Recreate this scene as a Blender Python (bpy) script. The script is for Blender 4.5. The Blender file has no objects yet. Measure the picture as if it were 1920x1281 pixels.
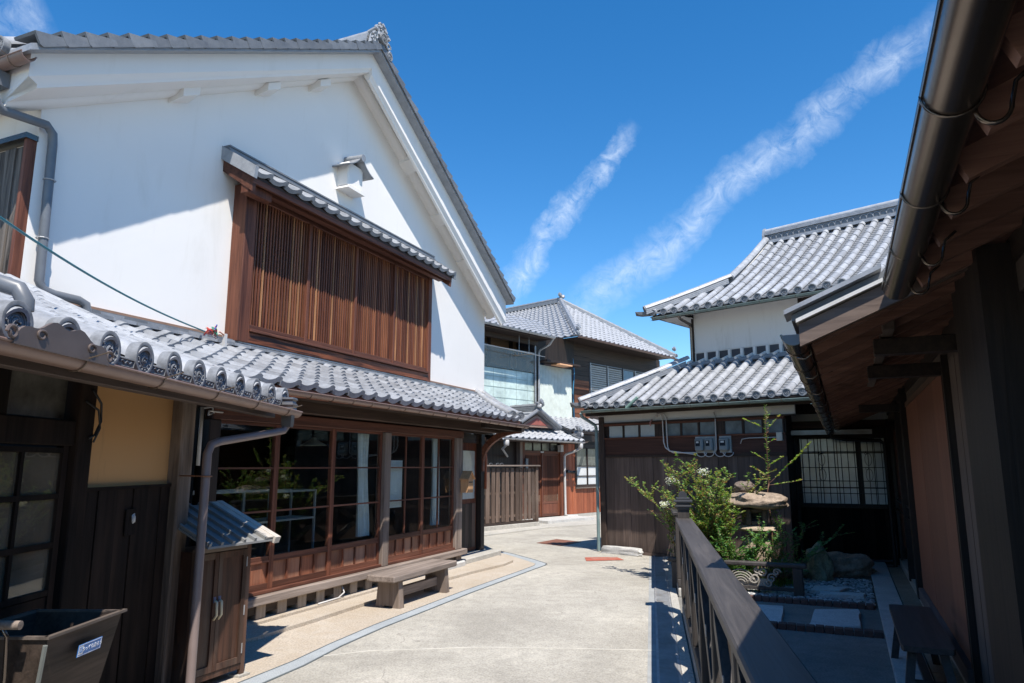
import bpy, math, random
from mathutils import Matrix, Vector, noise
random.seed(7)
sc = bpy.context.scene
COL = sc.collection
R = math.radians

# ------------------------------------------------------------------ camera, sky, sun
cam = bpy.data.objects.new('camera', bpy.data.cameras.new('camera'))
COL.objects.link(cam)
cam.data.sensor_width = 36
cam.data.lens = 36 * 1320 / 1920
cam.data.clip_start = .05
cam.data.clip_end = 2000
cam.location = (0, 0, 1.55)
cam.rotation_euler = (R(90 + 10.0), 0, 0)
sc.camera = cam

LIGHT = Vector((-.185, .57, -1)).normalized()      # direction sunlight travels
SUN_EL = math.asin(-LIGHT.z)
SUN_AZ = math.atan2(-LIGHT.x, -LIGHT.y)            # clockwise from +Y
sun = bpy.data.objects.new('sun', bpy.data.lights.new('sun', 'SUN'))
COL.objects.link(sun)
sun.data.energy = 3.9
sun.data.angle = R(.5)
sun.data.color = (1.0, .935, .845)
sun.rotation_euler = LIGHT.to_track_quat('-Z', 'Y').to_euler()
sc.view_settings.view_transform = 'Standard'
sc.view_settings.look = 'None'
sc.view_settings.exposure = 0.90
sc.view_settings.gamma = 1
sc.view_settings.use_curve_mapping = False


def make_world():
    w = bpy.data.worlds.new('World')
    sc.world = w
    w.use_nodes = True
    nt = w.node_tree
    nd, lk = nt.nodes, nt.links
    nd.clear()
    out = nd.new('ShaderNodeOutputWorld')
    bg = nd.new('ShaderNodeBackground')
    sky = nd.new('ShaderNodeTexSky')
    sky.sky_type = 'NISHITA'
    sky.sun_disc = False
    sky.sun_elevation = SUN_EL
    sky.sun_rotation = SUN_AZ
    sky.air_density = .92
    sky.dust_density = .0
    sky.ozone_density = 2.2
    bg.inputs[1].default_value = .110
    tc = nd.new('ShaderNodeTexCoord')

    def m(op, a, b=None, c=None):
        n = nd.new('ShaderNodeMath')
        n.operation = op
        for i, x in enumerate((a, b, c)):
            if x is None:
                continue
            if isinstance(x, (int, float)):
                n.inputs[i].default_value = x
            else:
                lk.new(x, n.inputs[i])
        return n.outputs[0]

    def dot(v):
        n = nd.new('ShaderNodeVectorMath')
        n.operation = 'DOT_PRODUCT'
        lk.new(tc.outputs['Generated'], n.inputs[0])
        n.inputs[1].default_value = v
        return n.outputs['Value']

    def noi(scale, detail, rough=.6, dist=0):
        n = nd.new('ShaderNodeTexNoise')
        n.inputs['Scale'].default_value = scale
        n.inputs['Detail'].default_value = detail
        n.inputs['Roughness'].default_value = rough
        n.inputs['Distortion'].default_value = dist
        lk.new(tc.outputs['Generated'], n.inputs['Vector'])
        return n.outputs[0]
    big, fine, mid_n = noi(6, 4, .6), noi(34, 7, .68, .9), noi(26, 6, .7)
    # two broken contrails: great-circle bands given by their two end directions
    total = None
    for a, b, w0, w1, s in TRAILS:
        a, b = Vector(a).normalized(), Vector(b).normalized()
        nrm = a.cross(b).normalized()
        mid = (a + b).normalized()
        tan = (b - a).normalized()
        half = (b - a).length / 2
        d = m('ABSOLUTE', m('ADD', m('ADD', dot(nrm), m('MULTIPLY', m('SUBTRACT', big, .5), .06)), m('MULTIPLY', m('SUBTRACT', mid_n, .5), .035)))
        t = m('DIVIDE', m('SUBTRACT', dot(tan), mid.dot(tan)), half)      # -1..1 along
        width = m('MULTIPLY_ADD', t, (w1 - w0) / 2, (w0 + w1) / 2)
        core = m('SUBTRACT', 1.0, m('DIVIDE', d, width))
        core = m('MINIMUM', m('MAXIMUM', core, 0), 1)
        cloud = m('MULTIPLY', core, m('MULTIPLY_ADD', fine, 3.0, -.85))
        cloud = m('MINIMUM', m('MAXIMUM', cloud, 0), 1)
        fade = m('MINIMUM', m('MAXIMUM', m('MULTIPLY', m('SUBTRACT', 1.05, m('ABSOLUTE', t)), 3.5), 0), 1)
        ahead = m('GREATER_THAN', dot(mid), .3)
        cloud = m('MULTIPLY', m('MULTIPLY', cloud, fade), m('MULTIPLY', ahead, s))
        total = cloud if total is None else m('ADD', total, cloud)
    total = m('MINIMUM', total, 1)
    hs = nd.new('ShaderNodeHueSaturation')
    hs.inputs['Saturation'].default_value = 1.36
    hs.inputs['Value'].default_value = 1.0
    lk.new(sky.outputs[0], hs.inputs['Color'])
    mix = nd.new('ShaderNodeMixRGB')
    mix.inputs[2].default_value = (5.0, 5.6, 6.4, 1)
    lk.new(total, mix.inputs[0])
    lk.new(hs.outputs[0], mix.inputs[1])
    lk.new(mix.outputs[0], bg.inputs[0])
    lk.new(bg.outputs[0], out.inputs[0])


def view_dir(u, v):            # direction of a point of the sky, from image angles
    f = 1320.0
    th = R(10)
    x, y = (u - 960) / f, -(v - 640.5) / f
    return (x, math.cos(th) - y * math.sin(th), math.sin(th) + y * math.cos(th))


TRAILS = [
    (view_dir(935, 560), view_dir(1185, 235), .027, .013, .50),
    (view_dir(1060, 610), view_dir(1780, 20), .041, .025, .42),
    (view_dir(-120, 60), view_dir(90, 20), .05, .04, .30),
]
make_world()

# ------------------------------------------------------------------ frames


class Frame:
    """local metres: s along the facade, n out of it to the right of s, z up"""

    def __init__(self, x, y, az):
        self.o = Vector((x, y, 0))
        self.az = az
        self.mat = Matrix.Translation(self.o) @ Matrix.Rotation(R(90 - az), 4, 'Z')

    def w(self, s, n, z=0):
        return self.mat @ Vector((s, -n, z))


FM = Frame(-2.56, 7.12, 23.2)      # white storehouse and its shop front
FL = Frame(-2.37, 5.0, .9)         # near left house
FD = Frame(1.67, 13.4, 133.5)      # tiled house across the garden
FB = Frame(4.84, 12.21, 115)       # its window bay
FR = Frame(2.78, 5.45, 25.0)       # near right house (outside is n < 0.45)
FE = Frame(.75, 20.41, 42)         # far houses
FQ = Frame(1.835, 7.75, 11)        # railing
FW = Frame(0, 0, 90)               # world: s = x, n = -y

# ------------------------------------------------------------------ mesh builder


class MB:
    def __init__(self, world=False):
        self.v, self.f, self.k = [], [], (1 if world else -1)

    def p(self, a):
        return (a[0], self.k * a[1], a[2])

    def add(self, pts, faces):
        b = len(self.v)
        self.v += [self.p(q) for q in pts]
        self.f += [tuple(b + i for i in fc) for fc in faces]
        return self

    def box(self, s0, s1, n0, n1, z0, z1):
        return self.add([(s, n, z) for z in (z0, z1) for n in (n0, n1) for s in (s0, s1)],
                        [(0, 1, 3, 2), (4, 6, 7, 5), (0, 4, 5, 1), (2, 3, 7, 6), (0, 2, 6, 4), (1, 5, 7, 3)])

    def cbox(self, s0, s1, n0, n1, z0, z1, c=.006):
        """box with chamfered edges"""
        if s0 > s1: s0, s1 = s1, s0
        if n0 > n1: n0, n1 = n1, n0
        c = min(c, (s1 - s0) / 3, (n1 - n0) / 3, (z1 - z0) / 3)
        pts, idx = [], {}
        for i in (0, 1):
            for j in (0, 1):
                for k in (0, 1):
                    S, N, Z = (s0, s1)[i], (n0, n1)[j], (z0, z1)[k]
                    ds, dn, dz = (c, -c)[i], (c, -c)[j], (c, -c)[k]
                    for a, q in (('s', (S, N + dn, Z + dz)), ('n', (S + ds, N, Z + dz)), ('z', (S + ds, N + dn, Z))):
                        idx[i, j, k, a] = len(pts)
                        pts.append(q)
        F = []
        g = lambda i, j, k, a: idx[i, j, k, a]
        for i in (0, 1):
            F.append((g(i, 0, 0, 's'), g(i, 1, 0, 's'), g(i, 1, 1, 's'), g(i, 0, 1, 's')))
            F.append((g(0, i, 0, 'n'), g(1, i, 0, 'n'), g(1, i, 1, 'n'), g(0, i, 1, 'n')))
            F.append((g(0, 0, i, 'z'), g(1, 0, i, 'z'), g(1, 1, i, 'z'), g(0, 1, i, 'z')))
        for a in (0, 1):
            for b in (0, 1):
                F.append((g(a, b, 0, 's'), g(a, b, 1, 's'), g(a, b, 1, 'n'), g(a, b, 0, 'n')))
                F.append((g(a, 0, b, 's'), g(a, 1, b, 's'), g(a, 1, b, 'z'), g(a, 0, b, 'z')))
                F.append((g(0, a, b, 'n'), g(1, a, b, 'n'), g(1, a, b, 'z'), g(0, a, b, 'z')))
        for i in (0, 1):
            for j in (0, 1):
                for k in (0, 1):
                    F.append((g(i, j, k, 's'), g(i, j, k, 'n'), g(i, j, k, 'z')))
        return self.add(pts, F)

    def prism(self, poly, ax, a, b):
        """poly in the two other axes, extruded along ax ('s','n','z') from a to b"""
        mk = {'s': lambda p, t: (t, p[0], p[1]), 'n': lambda p, t: (p[0], t, p[1]), 'z': lambda p, t: (p[0], p[1], t)}[ax]
        m = len(poly)
        pts = [mk(p, a) for p in poly] + [mk(p, b) for p in poly]
        F = [tuple(range(m)), tuple(range(2 * m - 1, m - 1, -1))]
        F += [(i, (i + 1) % m, m + (i + 1) % m, m + i) for i in range(m)]
        return self.add(pts, F)

    def loft(self, ring_a, ring_b):
        m = len(ring_a)
        F = [tuple(range(m)), tuple(range(2 * m - 1, m - 1, -1))]
        F += [(i, (i + 1) % m, m + (i + 1) % m, m + i) for i in range(m)]
        return self.add(list(ring_a) + list(ring_b), F)

    def beam(self, a, b, w, h, up=(0, 0, 1)):
        a, b = Vector(a), Vector(b)
        d = (b - a).normalized()
        u = Vector(up)
        x = d.cross(u)
        if x.length < 1e-4:
            x = d.cross(Vector((0, 1, 0)))
        x.normalize()
        y = x.cross(d)
        x *= w / 2
        y *= h / 2
        r = lambda c: [c - x - y, c + x - y, c + x + y, c - x + y]
        return self.loft(r(a), r(b))

    def tube(self, pts, r, seg=8, cap=True):
        pts = [Vector(q) for q in pts]
        rad = r if isinstance(r, (list, tuple)) else [r] * len(pts)
        rings, prev = [], None
        for i, q in enumerate(pts):
            d = (pts[min(i + 1, len(pts) - 1)] - pts[max(i - 1, 0)]).normalized()
            if prev is None:
                x = d.cross(Vector((0, 0, 1)))
                if x.length < .05:
                    x = d.cross(Vector((1, 0, 0)))
            else:
                x = prev - d * prev.dot(d)
            x.normalize()
            prev = x
            y = d.cross(x)
            rings.append([q + (x * math.cos(2 * math.pi * k / seg) + y * math.sin(2 * math.pi * k / seg)) * rad[i] for k in range(seg)])
        P = [p for g in rings for p in g]
        F = []
        for i in range(len(rings) - 1):
            for k in range(seg):
                k2 = (k + 1) % seg
                F.append((i * seg + k, i * seg + k2, (i + 1) * seg + k2, (i + 1) * seg + k))
        if cap:
            F.append(tuple(range(seg)))
            F.append(tuple((len(rings) - 1) * seg + k for k in range(seg)))
        return self.add(P, F)

    def grid(self, fn, nu, nv):
        P = [fn(i / nu, j / nv) for j in range(nv + 1) for i in range(nu + 1)]
        F = [(j * (nu + 1) + i, j * (nu + 1) + i + 1, (j + 1) * (nu + 1) + i + 1, (j + 1) * (nu + 1) + i)
             for j in range(nv) for i in range(nu)]
        return self.add(P, F)

    def half_gutter(self, a, b, r, seg=8, th=.004):
        """open half round trough from a to b"""
        a, b = Vector(a), Vector(b)
        d = (b - a).normalized()
        x = d.cross(Vector((0, 0, 1))).normalized()
        z = x.cross(d)
        P = []
        for c in (a, b):
            for rr in (r, r - th):
                for k in range(seg + 1):
                    t = math.pi + math.pi * k / seg
                    P.append(c + x * math.cos(t) * rr + z * math.sin(t) * rr)
        m = seg + 1
        F = []
        for k in range(seg):
            F.append((k, k + 1, 2 * m + k + 1, 2 * m + k))
            F.append((m + k, m + k + 1, 3 * m + k + 1, 3 * m + k))
            F.append((k, k + 1, m + k + 1, m + k))
            F.append((2 * m + k, 2 * m + k + 1, 3 * m + k + 1, 3 * m + k))
        for k in (0, seg):
            F.append((k, m + k, 3 * m + k, 2 * m + k))
        self.add(P, F)
        for s_ in (-1, 1):                         # rolled lip
            self.tube([a + x * s_ * r, b + x * s_ * r], th * 1.6, 6)
        return self

    def rock(self, c, rad, sub=3, amp=.18, freq=1.6, seed=0, flat=None, cube=0):
        import bmesh
        bm = bmesh.new()
        bmesh.ops.create_icosphere(bm, subdivisions=sub, radius=1)
        P = []
        off = Vector((seed * 3.7, seed * 1.3, seed * 5.1))
        for v in bm.verts:
            d = v.co.normalized()
            k = 1 + amp * noise.noise(d * freq + off) * 2 + amp * .4 * noise.noise(d * freq * 3.3 + off)
            e = d.lerp(d / max(abs(d.x), abs(d.y), abs(d.z)), cube)
            q = Vector((e.x * rad[0] * k, e.y * rad[1] * k, e.z * rad[2] * k))
            if flat and q.z < -rad[2] * flat:
                q.z = -rad[2] * flat
            P.append((c[0] + q.x, c[1] + q.y, c[2] + q.z))
        F = [tuple(v.index for v in f.verts) for f in bm.faces]
        bm.free()
        return self.add(P, F)

    def mesh_at(self, tmpl, M):
        b = len(self.v)
        self.v += [tuple(M @ Vector(q)) for q in tmpl[0]]
        self.f += [tuple(b + i for i in fc) for fc in tmpl[1]]

    def mesh(self, name, mat, smooth=False, angle=None):
        me = bpy.data.meshes.new(name)
        me.from_pydata([tuple(q) for q in self.v], [], self.f)
        import bmesh
        bm = bmesh.new()
        bm.from_mesh(me)
        bmesh.ops.recalc_face_normals(bm, faces=bm.faces)
        if angle is not None:
            lim = R(angle)
            for f in bm.faces:
                f.smooth = True
            for e in bm.edges:
                if len(e.link_faces) == 2 and e.calc_face_angle(0) > lim:
                    e.smooth = False
        elif smooth:
            for f in bm.faces:
                f.smooth = True
        bm.to_mesh(me)
        bm.free()
        me.materials.append(mat)
        return me

    def build(self, name, mat, parent=None, smooth=False, angle=None, kind=None, label=None):
        o = bpy.data.objects.new(name, self.mesh(name, mat, smooth, angle))
        COL.objects.link(o)
        if parent is not None:
            o.parent = parent
        if kind: o['kind'] = kind
        if label: o['label'] = label
        return o


def thing(name, label, cat, frame=FW, loc=(0, 0, 0), group=None, rot=0):
    o = bpy.data.objects.new(name, None)
    COL.objects.link(o)
    o.empty_display_size = .2
    o.matrix_world = Matrix.Translation(frame.w(*loc)) @ Matrix.Rotation(R(90 - frame.az + rot), 4, 'Z')
    o['label'] = label
    o['category'] = cat
    if group: o['group'] = group
    return o


def structure(name, mb, mat, frame=FW, smooth=False, angle=None):
    o = mb.build(name, mat, None, smooth, angle)
    o.matrix_world = frame.mat
    o['kind'] = 'structure'
    return o


def inst(name, me, parent, M, label=None):
    o = bpy.data.objects.new(name, me)
    COL.objects.link(o)
    o.parent = parent
    o.matrix_local = M
    if label: o['label'] = label
    return o


def part(name, mat, parent, *box, c=None, label=None, kind=None):
    mb = MB()
    (mb.cbox(*box, c=c) if c else mb.box(*box))
    return mb.build(name, mat, parent, label=label, kind=kind)


def copy_tree(o, parent=None):
    c = o.copy()
    COL.objects.link(c)
    if parent is not None:
        c.parent = parent
    for ch in o.children:
        copy_tree(ch, c)
    return c


# ------------------------------------------------------------------ materials
MATS = {}


def mat(name, fn):
    if name in MATS: return MATS[name]
    m = bpy.data.materials.new(name)
    m.use_nodes = True
    MATS[name] = m
    fn(m.node_tree, m.node_tree.nodes, m.node_tree.links, m.node_tree.nodes['Principled BSDF'])
    return m


def coords(nd, lk, scale=(1, 1, 1), rnd=7.0):
    tc = nd.new('ShaderNodeTexCoord')
    oi = nd.new('ShaderNodeObjectInfo')
    mul = nd.new('ShaderNodeMath'); mul.operation = 'MULTIPLY'
    mul.inputs[1].default_value = rnd
    lk.new(oi.outputs['Random'], mul.inputs[0])
    cb = nd.new('ShaderNodeCombineXYZ')
    for i in range(3): lk.new(mul.outputs[0], cb.inputs[i])
    ad = nd.new('ShaderNodeVectorMath')
    lk.new(tc.outputs['Object'], ad.inputs[0]); lk.new(cb.outputs[0], ad.inputs[1])
    mp = nd.new('ShaderNodeMapping')
    mp.inputs['Scale'].default_value = scale
    lk.new(ad.outputs[0], mp.inputs[0])
    return mp.outputs[0], oi.outputs['Random'], tc.outputs['Object']


def tex(nd, lk, vec, scale, detail=4, rough=.6, dist=0.0):
    n = nd.new('ShaderNodeTexNoise')
    n.inputs['Scale'].default_value = scale
    n.inputs['Detail'].default_value = detail
    n.inputs['Roughness'].default_value = rough
    n.inputs['Distortion'].default_value = dist
    lk.new(vec, n.inputs['Vector'])
    return n.outputs[0]


def ramp(nd, lk, fac, stops):
    n = nd.new('ShaderNodeValToRGB')
    e = n.color_ramp.elements
    while len(e) < len(stops): e.new(.5)
    for i, (p, c) in enumerate(stops):
        e[i].position = p
        e[i].color = (*c, 1) if len(c) == 3 else c
    lk.new(fac, n.inputs[0])
    return n.outputs[0]


def mixc(nd, lk, fac, a, b, mode='MIX'):
    n = nd.new('ShaderNodeMixRGB'); n.blend_type = mode
    for i, x in enumerate((fac, a, b)):
        if isinstance(x, (int, float)): n.inputs[i].default_value = x
        elif isinstance(x, tuple): n.inputs[i].default_value = (*x, 1)
        else: lk.new(x, n.inputs[i])
    return n.outputs[0]


def mth(nd, lk, op, a, b=0.0, c=None):
    n = nd.new('ShaderNodeMath'); n.operation = op
    for i, x in enumerate((a, b, c)):
        if x is None: continue
        if isinstance(x, (int, float)): n.inputs[i].default_value = x
        else: lk.new(x, n.inputs[i])
    return n.outputs[0]


def bump(nd, lk, bs, h, strength=.3, dist=.01):
    b = nd.new('ShaderNodeBump')
    b.inputs['Strength'].default_value = strength
    b.inputs['Distance'].default_value = dist
    lk.new(h, b.inputs['Height'])
    lk.new(b.outputs[0], bs.inputs['Normal'])


def wood(name, dark, light, axis='z', rough=.6, bleach=None, spec=.35, contrast=1.0):
    """grain runs along axis; bleach = colour of weathered streaks"""
    def fn(nt, nd, lk, bs):
        a, g = 1.2, 26
        sc_ = {'z': (g, g, a), 'x': (a, g, g), 'y': (g, a, g)}[axis]
        v, rnd, obj = coords(nd, lk, sc_)
        n1 = tex(nd, lk, v, 1.0, 6, .65, .8)
        v2, _, _ = coords(nd, lk, tuple(q * .22 for q in sc_))
        n2 = tex(nd, lk, v2, 1.0, 3, .5, 1.4)
        s = mth(nd, lk, 'MULTIPLY_ADD', n1, .65, mth(nd, lk, 'MULTIPLY', n2, .35))
        s = mth(nd, lk, 'MULTIPLY_ADD', s, 2.4 * contrast, .5 - 1.2 * contrast)
        c = ramp(nd, lk, s, [(.12, dark), (.85, light)])
        if bleach:
            tc3, _, _ = coords(nd, lk, tuple(q * .12 + .6 for q in sc_), 3)
            n3 = tex(nd, lk, tc3, 1.0, 4, .6)
            f = ramp(nd, lk, n3, [(.46, (0, 0, 0)), (.68, (1, 1, 1))])
            c = mixc(nd, lk, f, c, bleach)
        hs = nd.new('ShaderNodeHueSaturation')
        lk.new(mth(nd, lk, 'MULTIPLY_ADD', rnd, .5, .75), hs.inputs['Value'])
        lk.new(c, hs.inputs['Color'])
        lk.new(hs.outputs[0], bs.inputs['Base Color'])
        bs.inputs['Roughness'].default_value = rough
        bs.inputs['Specular IOR Level'].default_value = spec
        bump(nd, lk, bs, n1, .45, .004)
    return mat(name, fn)


def plain(name, col, rough=.5, metal=0.0, var=.12, scale=6, bmp=.0, spec=.5, dirt=None):
    def fn(nt, nd, lk, bs):
        v, rnd, obj = coords(nd, lk)
        n1 = tex(nd, lk, v, scale, 5, .6)
        lo = tuple(x * (1 - var) for x in col)
        hi = tuple(min(1, x * (1 + var)) for x in col)
        c = ramp(nd, lk, n1, [(.35, lo), (.65, hi)])
        if dirt:
            n2 = tex(nd, lk, v, scale * .35, 6, .7, .5)
            f = ramp(nd, lk, n2, [(.5, (0, 0, 0)), (.72, (1, 1, 1))])
            c = mixc(nd, lk, mth(nd, lk, 'MULTIPLY', f, dirt[1]), c, dirt[0])
        lk.new(c, bs.inputs['Base Color'])
        bs.inputs['Roughness'].default_value = rough
        bs.inputs['Metallic'].default_value = metal
        bs.inputs['Specular IOR Level'].default_value = spec
        if bmp:
            n3 = tex(nd, lk, v, scale * 8, 4, .7)
            bump(nd, lk, bs, n3, bmp, .01)
    return mat(name, fn)


def tile_mat(name, col, rough=.42, var=.35):
    def fn(nt, nd, lk, bs):
        v, rnd, obj = coords(nd, lk, (1, 1, 1), 9)
        n1 = tex(nd, lk, v, 9, 5, .65)
        n2 = tex(nd, lk, v, 60, 3, .6)
        s = mth(nd, lk, 'MULTIPLY_ADD', n1, .7, mth(nd, lk, 'MULTIPLY', n2, .3))
        c = ramp(nd, lk, s, [(.3, tuple(x * .7 for x in col)), (.7, tuple(x * 1.2 for x in col))])
        hs = nd.new('ShaderNodeHueSaturation')
        lk.new(mth(nd, lk, 'MULTIPLY_ADD', rnd, var, 1 - var / 2), hs.inputs['Value'])
        lk.new(c, hs.inputs['Color'])
        lk.new(hs.outputs[0], bs.inputs['Base Color'])
        bs.inputs['Roughness'].default_value = rough
        bs.inputs['Specular IOR Level'].default_value = .6
        lk.new(mth(nd, lk, 'MULTIPLY_ADD', n1, .3, rough - .15), bs.inputs['Roughness'])
        bump(nd, lk, bs, n2, .12, .004)
    return mat(name, fn)


def glass(name, tint=(.9, .95, .95), haze=0.0, rough=.0, ior=1.5):
    def fn(nt, nd, lk, bs):
        out = nd['Material Output']
        nd.remove(bs)
        lw = nd.new('ShaderNodeLayerWeight'); lw.inputs[0].default_value = .5
        f0 = ((ior - 1) / (ior + 1)) ** 2
        pw = mth(nd, lk, 'POWER', lw.outputs['Facing'], 5.0)
        fres = mth(nd, lk, 'MULTIPLY_ADD', pw, 1 - f0, f0)
        tr = nd.new('ShaderNodeBsdfTransparent'); tr.inputs[0].default_value = (*tint, 1)
        gl = nd.new('ShaderNodeBsdfGlossy'); gl.inputs['Roughness'].default_value = rough
        gl.inputs[0].default_value = (1, 1, 1, 1)
        mx = nd.new('ShaderNodeMixShader')
        lk.new(fres, mx.inputs[0])
        last = tr.outputs[0]
        if haze:
            df = nd.new('ShaderNodeBsdfDiffuse'); df.inputs[0].default_value = (.42, .36, .28, 1)
            m2 = nd.new('ShaderNodeMixShader')
            tc = nd.new('ShaderNodeTexCoord')
            n = tex(nd, lk, tc.outputs['Object'], 5, 5, .6)
            lk.new(mth(nd, lk, 'MULTIPLY', n, haze * 2), m2.inputs[0])
            lk.new(tr.outputs[0], m2.inputs[1]); lk.new(df.outputs[0], m2.inputs[2])
            last = m2.outputs[0]
        lk.new(last, mx.inputs[1]); lk.new(gl.outputs[0], mx.inputs[2])
        lk.new(mx.outputs[0], out.inputs[0])
    return mat(name, fn)


def ground_mat(name, cols, fine=90, rough=.9, bmp=.5, cracks=False, big=.6):
    def fn(nt, nd, lk, bs):
        tc = nd.new('ShaderNodeTexCoord')
        v = tc.outputs['Object']
        b = tex(nd, lk, v, big, 6, .65, .4)
        f = tex(nd, lk, v, fine, 3, .7)
        md = tex(nd, lk, v, 7, 6, .7)
        c = ramp(nd, lk, b, [(.35, cols[0]), (.65, cols[1])])
        c = mixc(nd, lk, mth(nd, lk, 'MULTIPLY', ramp(nd, lk, md, [(.42, (0, 0, 0)), (.7, (1, 1, 1))]), .5), c, cols[2])
        vo = nd.new('ShaderNodeTexVoronoi'); vo.inputs['Scale'].default_value = fine * .9
        lk.new(v, vo.inputs['Vector'])
        sp = ramp(nd, lk, f, [(.3, (.62, .61, .6)), (.5, (1, 1, 1)), (.72, (1.35, 1.34, 1.3))])
        c = mixc(nd, lk, .8, c, sp, 'MULTIPLY')
        if cracks:
            v2 = nd.new('ShaderNodeTexVoronoi'); v2.feature = 'DISTANCE_TO_EDGE'
            v2.inputs['Scale'].default_value = .55
            ds = nd.new('ShaderNodeVectorMath')
            nz = nd.new('ShaderNodeTexNoise'); nz.inputs['Scale'].default_value = 2.2; nz.inputs['Detail'].default_value = 6
            lk.new(v, nz.inputs['Vector'])
            lk.new(v, ds.inputs[0]); lk.new(nz.outputs[1], ds.inputs[1])
            lk.new(ds.outputs[0], v2.inputs['Vector'])
            ck = ramp(nd, lk, v2.outputs[0], [(.0, (1, 1, 1)), (.006, (0, 0, 0))])
            gate = ramp(nd, lk, b, [(.5, (0, 0, 0)), (.56, (1, 1, 1))])
            c = mixc(nd, lk, mth(nd, lk, 'MULTIPLY', mth(nd, lk, 'MULTIPLY', ck, gate), .55), c, (.12, .11, .1))
        lk.new(c, bs.inputs['Base Color'])
        bs.inputs['Roughness'].default_value = rough
        bs.inputs['Specular IOR Level'].default_value = .25
        bump(nd, lk, bs, mth(nd, lk, 'ADD', f, mth(nd, lk, 'MULTIPLY', vo.outputs[0], .5)), bmp, .006)
    return mat(name, fn)


def plaster_mat(name, col, stain=(.55, .5, .42), amt=.25):
    def fn(nt, nd, lk, bs):
        tc = nd.new('ShaderNodeTexCoord')
        v = tc.outputs['Object']
        a = tex(nd, lk, v, .8, 6, .6)
        mp = nd.new('ShaderNodeMapping'); mp.inputs['Scale'].default_value = (2.2, 2.2, .35)
        lk.new(v, mp.inputs[0])
        st = tex(nd, lk, mp.outputs[0], 1.6, 6, .7, .5)
        c = ramp(nd, lk, a, [(.3, tuple(x * .96 for x in col)), (.7, col)])
        f = ramp(nd, lk, st, [(.56, (0, 0, 0)), (.78, (1, 1, 1))])
        c = mixc(nd, lk, mth(nd, lk, 'MULTIPLY', f, amt), c, stain)
        lk.new(c, bs.inputs['Base Color'])
        bs.inputs['Roughness'].default_value = .85
        bs.inputs['Specular IOR Level'].default_value = .2
        bump(nd, lk, bs, mth(nd, lk, 'ADD', tex(nd, lk, v, 3, 4, .6), mth(nd, lk, 'MULTIPLY', tex(nd, lk, v, 70, 3, .6), .08)), .12, .02)
    return mat(name, fn)


TILE = tile_mat('kawara_tile', (.25, .262, .282), .42, .45)
TILE_D = tile_mat('kawara_tile_dark', (.15, .158, .17), .5)
TILE_S = tile_mat('kawara_silver', (.34, .352, .372), .40, .28)
CREST = plain('kawara_crest', (.20, .21, .225), .8, 0, .25, 20, 0, .2)
WHITE = plaster_mat('white_plaster', (.83, .80, .76), (.52, .47, .39), amt=.22)
OFFWHITE = plaster_mat('aged_plaster', (.66, .65, .62), (.35, .32, .26), .55)
CLAY = plaster_mat('ochre_clay', (.56, .315, .135), (.28, .17, .09), .7)
CREAM = plaster_mat('cream_plaster', (.50, .44, .34), (.3, .25, .18), .4)
W_RED = wood('red_brown_wood', (.055, .017, .010), (.20, .072, .040), 'z')
W_REDX = wood('red_brown_beam', (.050, .017, .011), (.19, .075, .045), 'x')
W_SLAT = wood('slat_wood', (.09, .032, .017), (.30, .115, .055), 'z', .5)
W_GRAIN = wood('grained_beam', (.035, .012, .008), (.30, .095, .04), 'x', .5, contrast=1.7)
W_DARK = wood('dark_wood', (.010, .007, .006), (.045, .030, .024), 'z', .6)
W_DARKX = wood('dark_beam', (.012, .009, .008), (.055, .036, .028), 'x', .6)
W_GREY = wood('weathered_wood', (.10, .075, .060), (.27, .215, .18), 'z', .8)
W_GREYX = wood('weathered_beam', (.11, .085, .070), (.30, .245, .21), 'x', .8)
W_PANEL = wood('lower_panel_wood', (.10, .030, .018), (.30, .12, .065), 'z', .6, bleach=(.36, .20, .13))
W_PLANK = wood('brown_plank', (.055, .038, .031), (.135, .098, .080), 'z', .7)
W_FENCE = wood('fence_board_wood', (.045, .030, .022), (.145, .10, .078), 'z', .8, bleach=(.17, .125, .10))
W_RAIL = wood('black_stained_wood', (.028, .025, .024), (.075, .067, .063), 'x', .55)
W_RAILZ = wood('black_stained_post', (.028, .024, .022), (.080, .068, .060), 'z', .6)
W_RUST = wood('rust_red_wood', (.16, .038, .017), (.38, .12, .055), 'z', .6)
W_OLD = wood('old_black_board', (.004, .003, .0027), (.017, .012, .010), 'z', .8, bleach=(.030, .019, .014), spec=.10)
W_BLEACH = wood('bleached_post', (.03, .02, .015), (.16, .115, .085), 'z', .7, bleach=(.34, .27, .22))
W_TAN = wood('new_tan_wood', (.30, .16, .075), (.50, .30, .16), 'z', .6)
W_REDP = wood('reddish_sliding_board', (.17, .066, .040), (.28, .122, .076), 'z', .6, contrast=.6)
W_GRYP = wood('grey_brown_board', (.09, .068, .057), (.17, .13, .11), 'z', .7, contrast=.8)
W_EAVE = wood('eave_board', (.075, .033, .023), (.16, .078, .055), 'y', .7, contrast=.6)
GLASS = glass('window_glass', ior=1.6)
GLASS_H = glass('brown_reflection_glass', (.75, .72, .62), .16)  # brown diffuse haze paints a dim warm reflection into the door panes
FROST = plain('frosted_glass', (.42, .47, .47), .18, var=.08)
PAPER = plain('shoji_paper', (.60, .61, .60), .7, var=.05)
METAL_BR = plain('brown_gutter', (.25, .165, .135), .38, .15, .08)
METAL_DK = plain('dark_bronze_gutter', (.17, .14, .12), .27, .85, .15, 3)
METAL_GN = plain('verdigris_gutter', (.15, .20, .185), .5, .1, .2)
METAL_GY = plain('grey_pipe', (.13, .14, .155), .4, 0, .1)
METAL_LT = plain('galvanised_metal', (.42, .43, .44), .45, .4, .15, dirt=((.25, .2, .16), .6))
METAL_PK = plain('taupe_pipe', (.20, .155, .145), .42, 0, .06)
WIRE = plain('wire', (.20, .15, .11), .4, .6)
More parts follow.
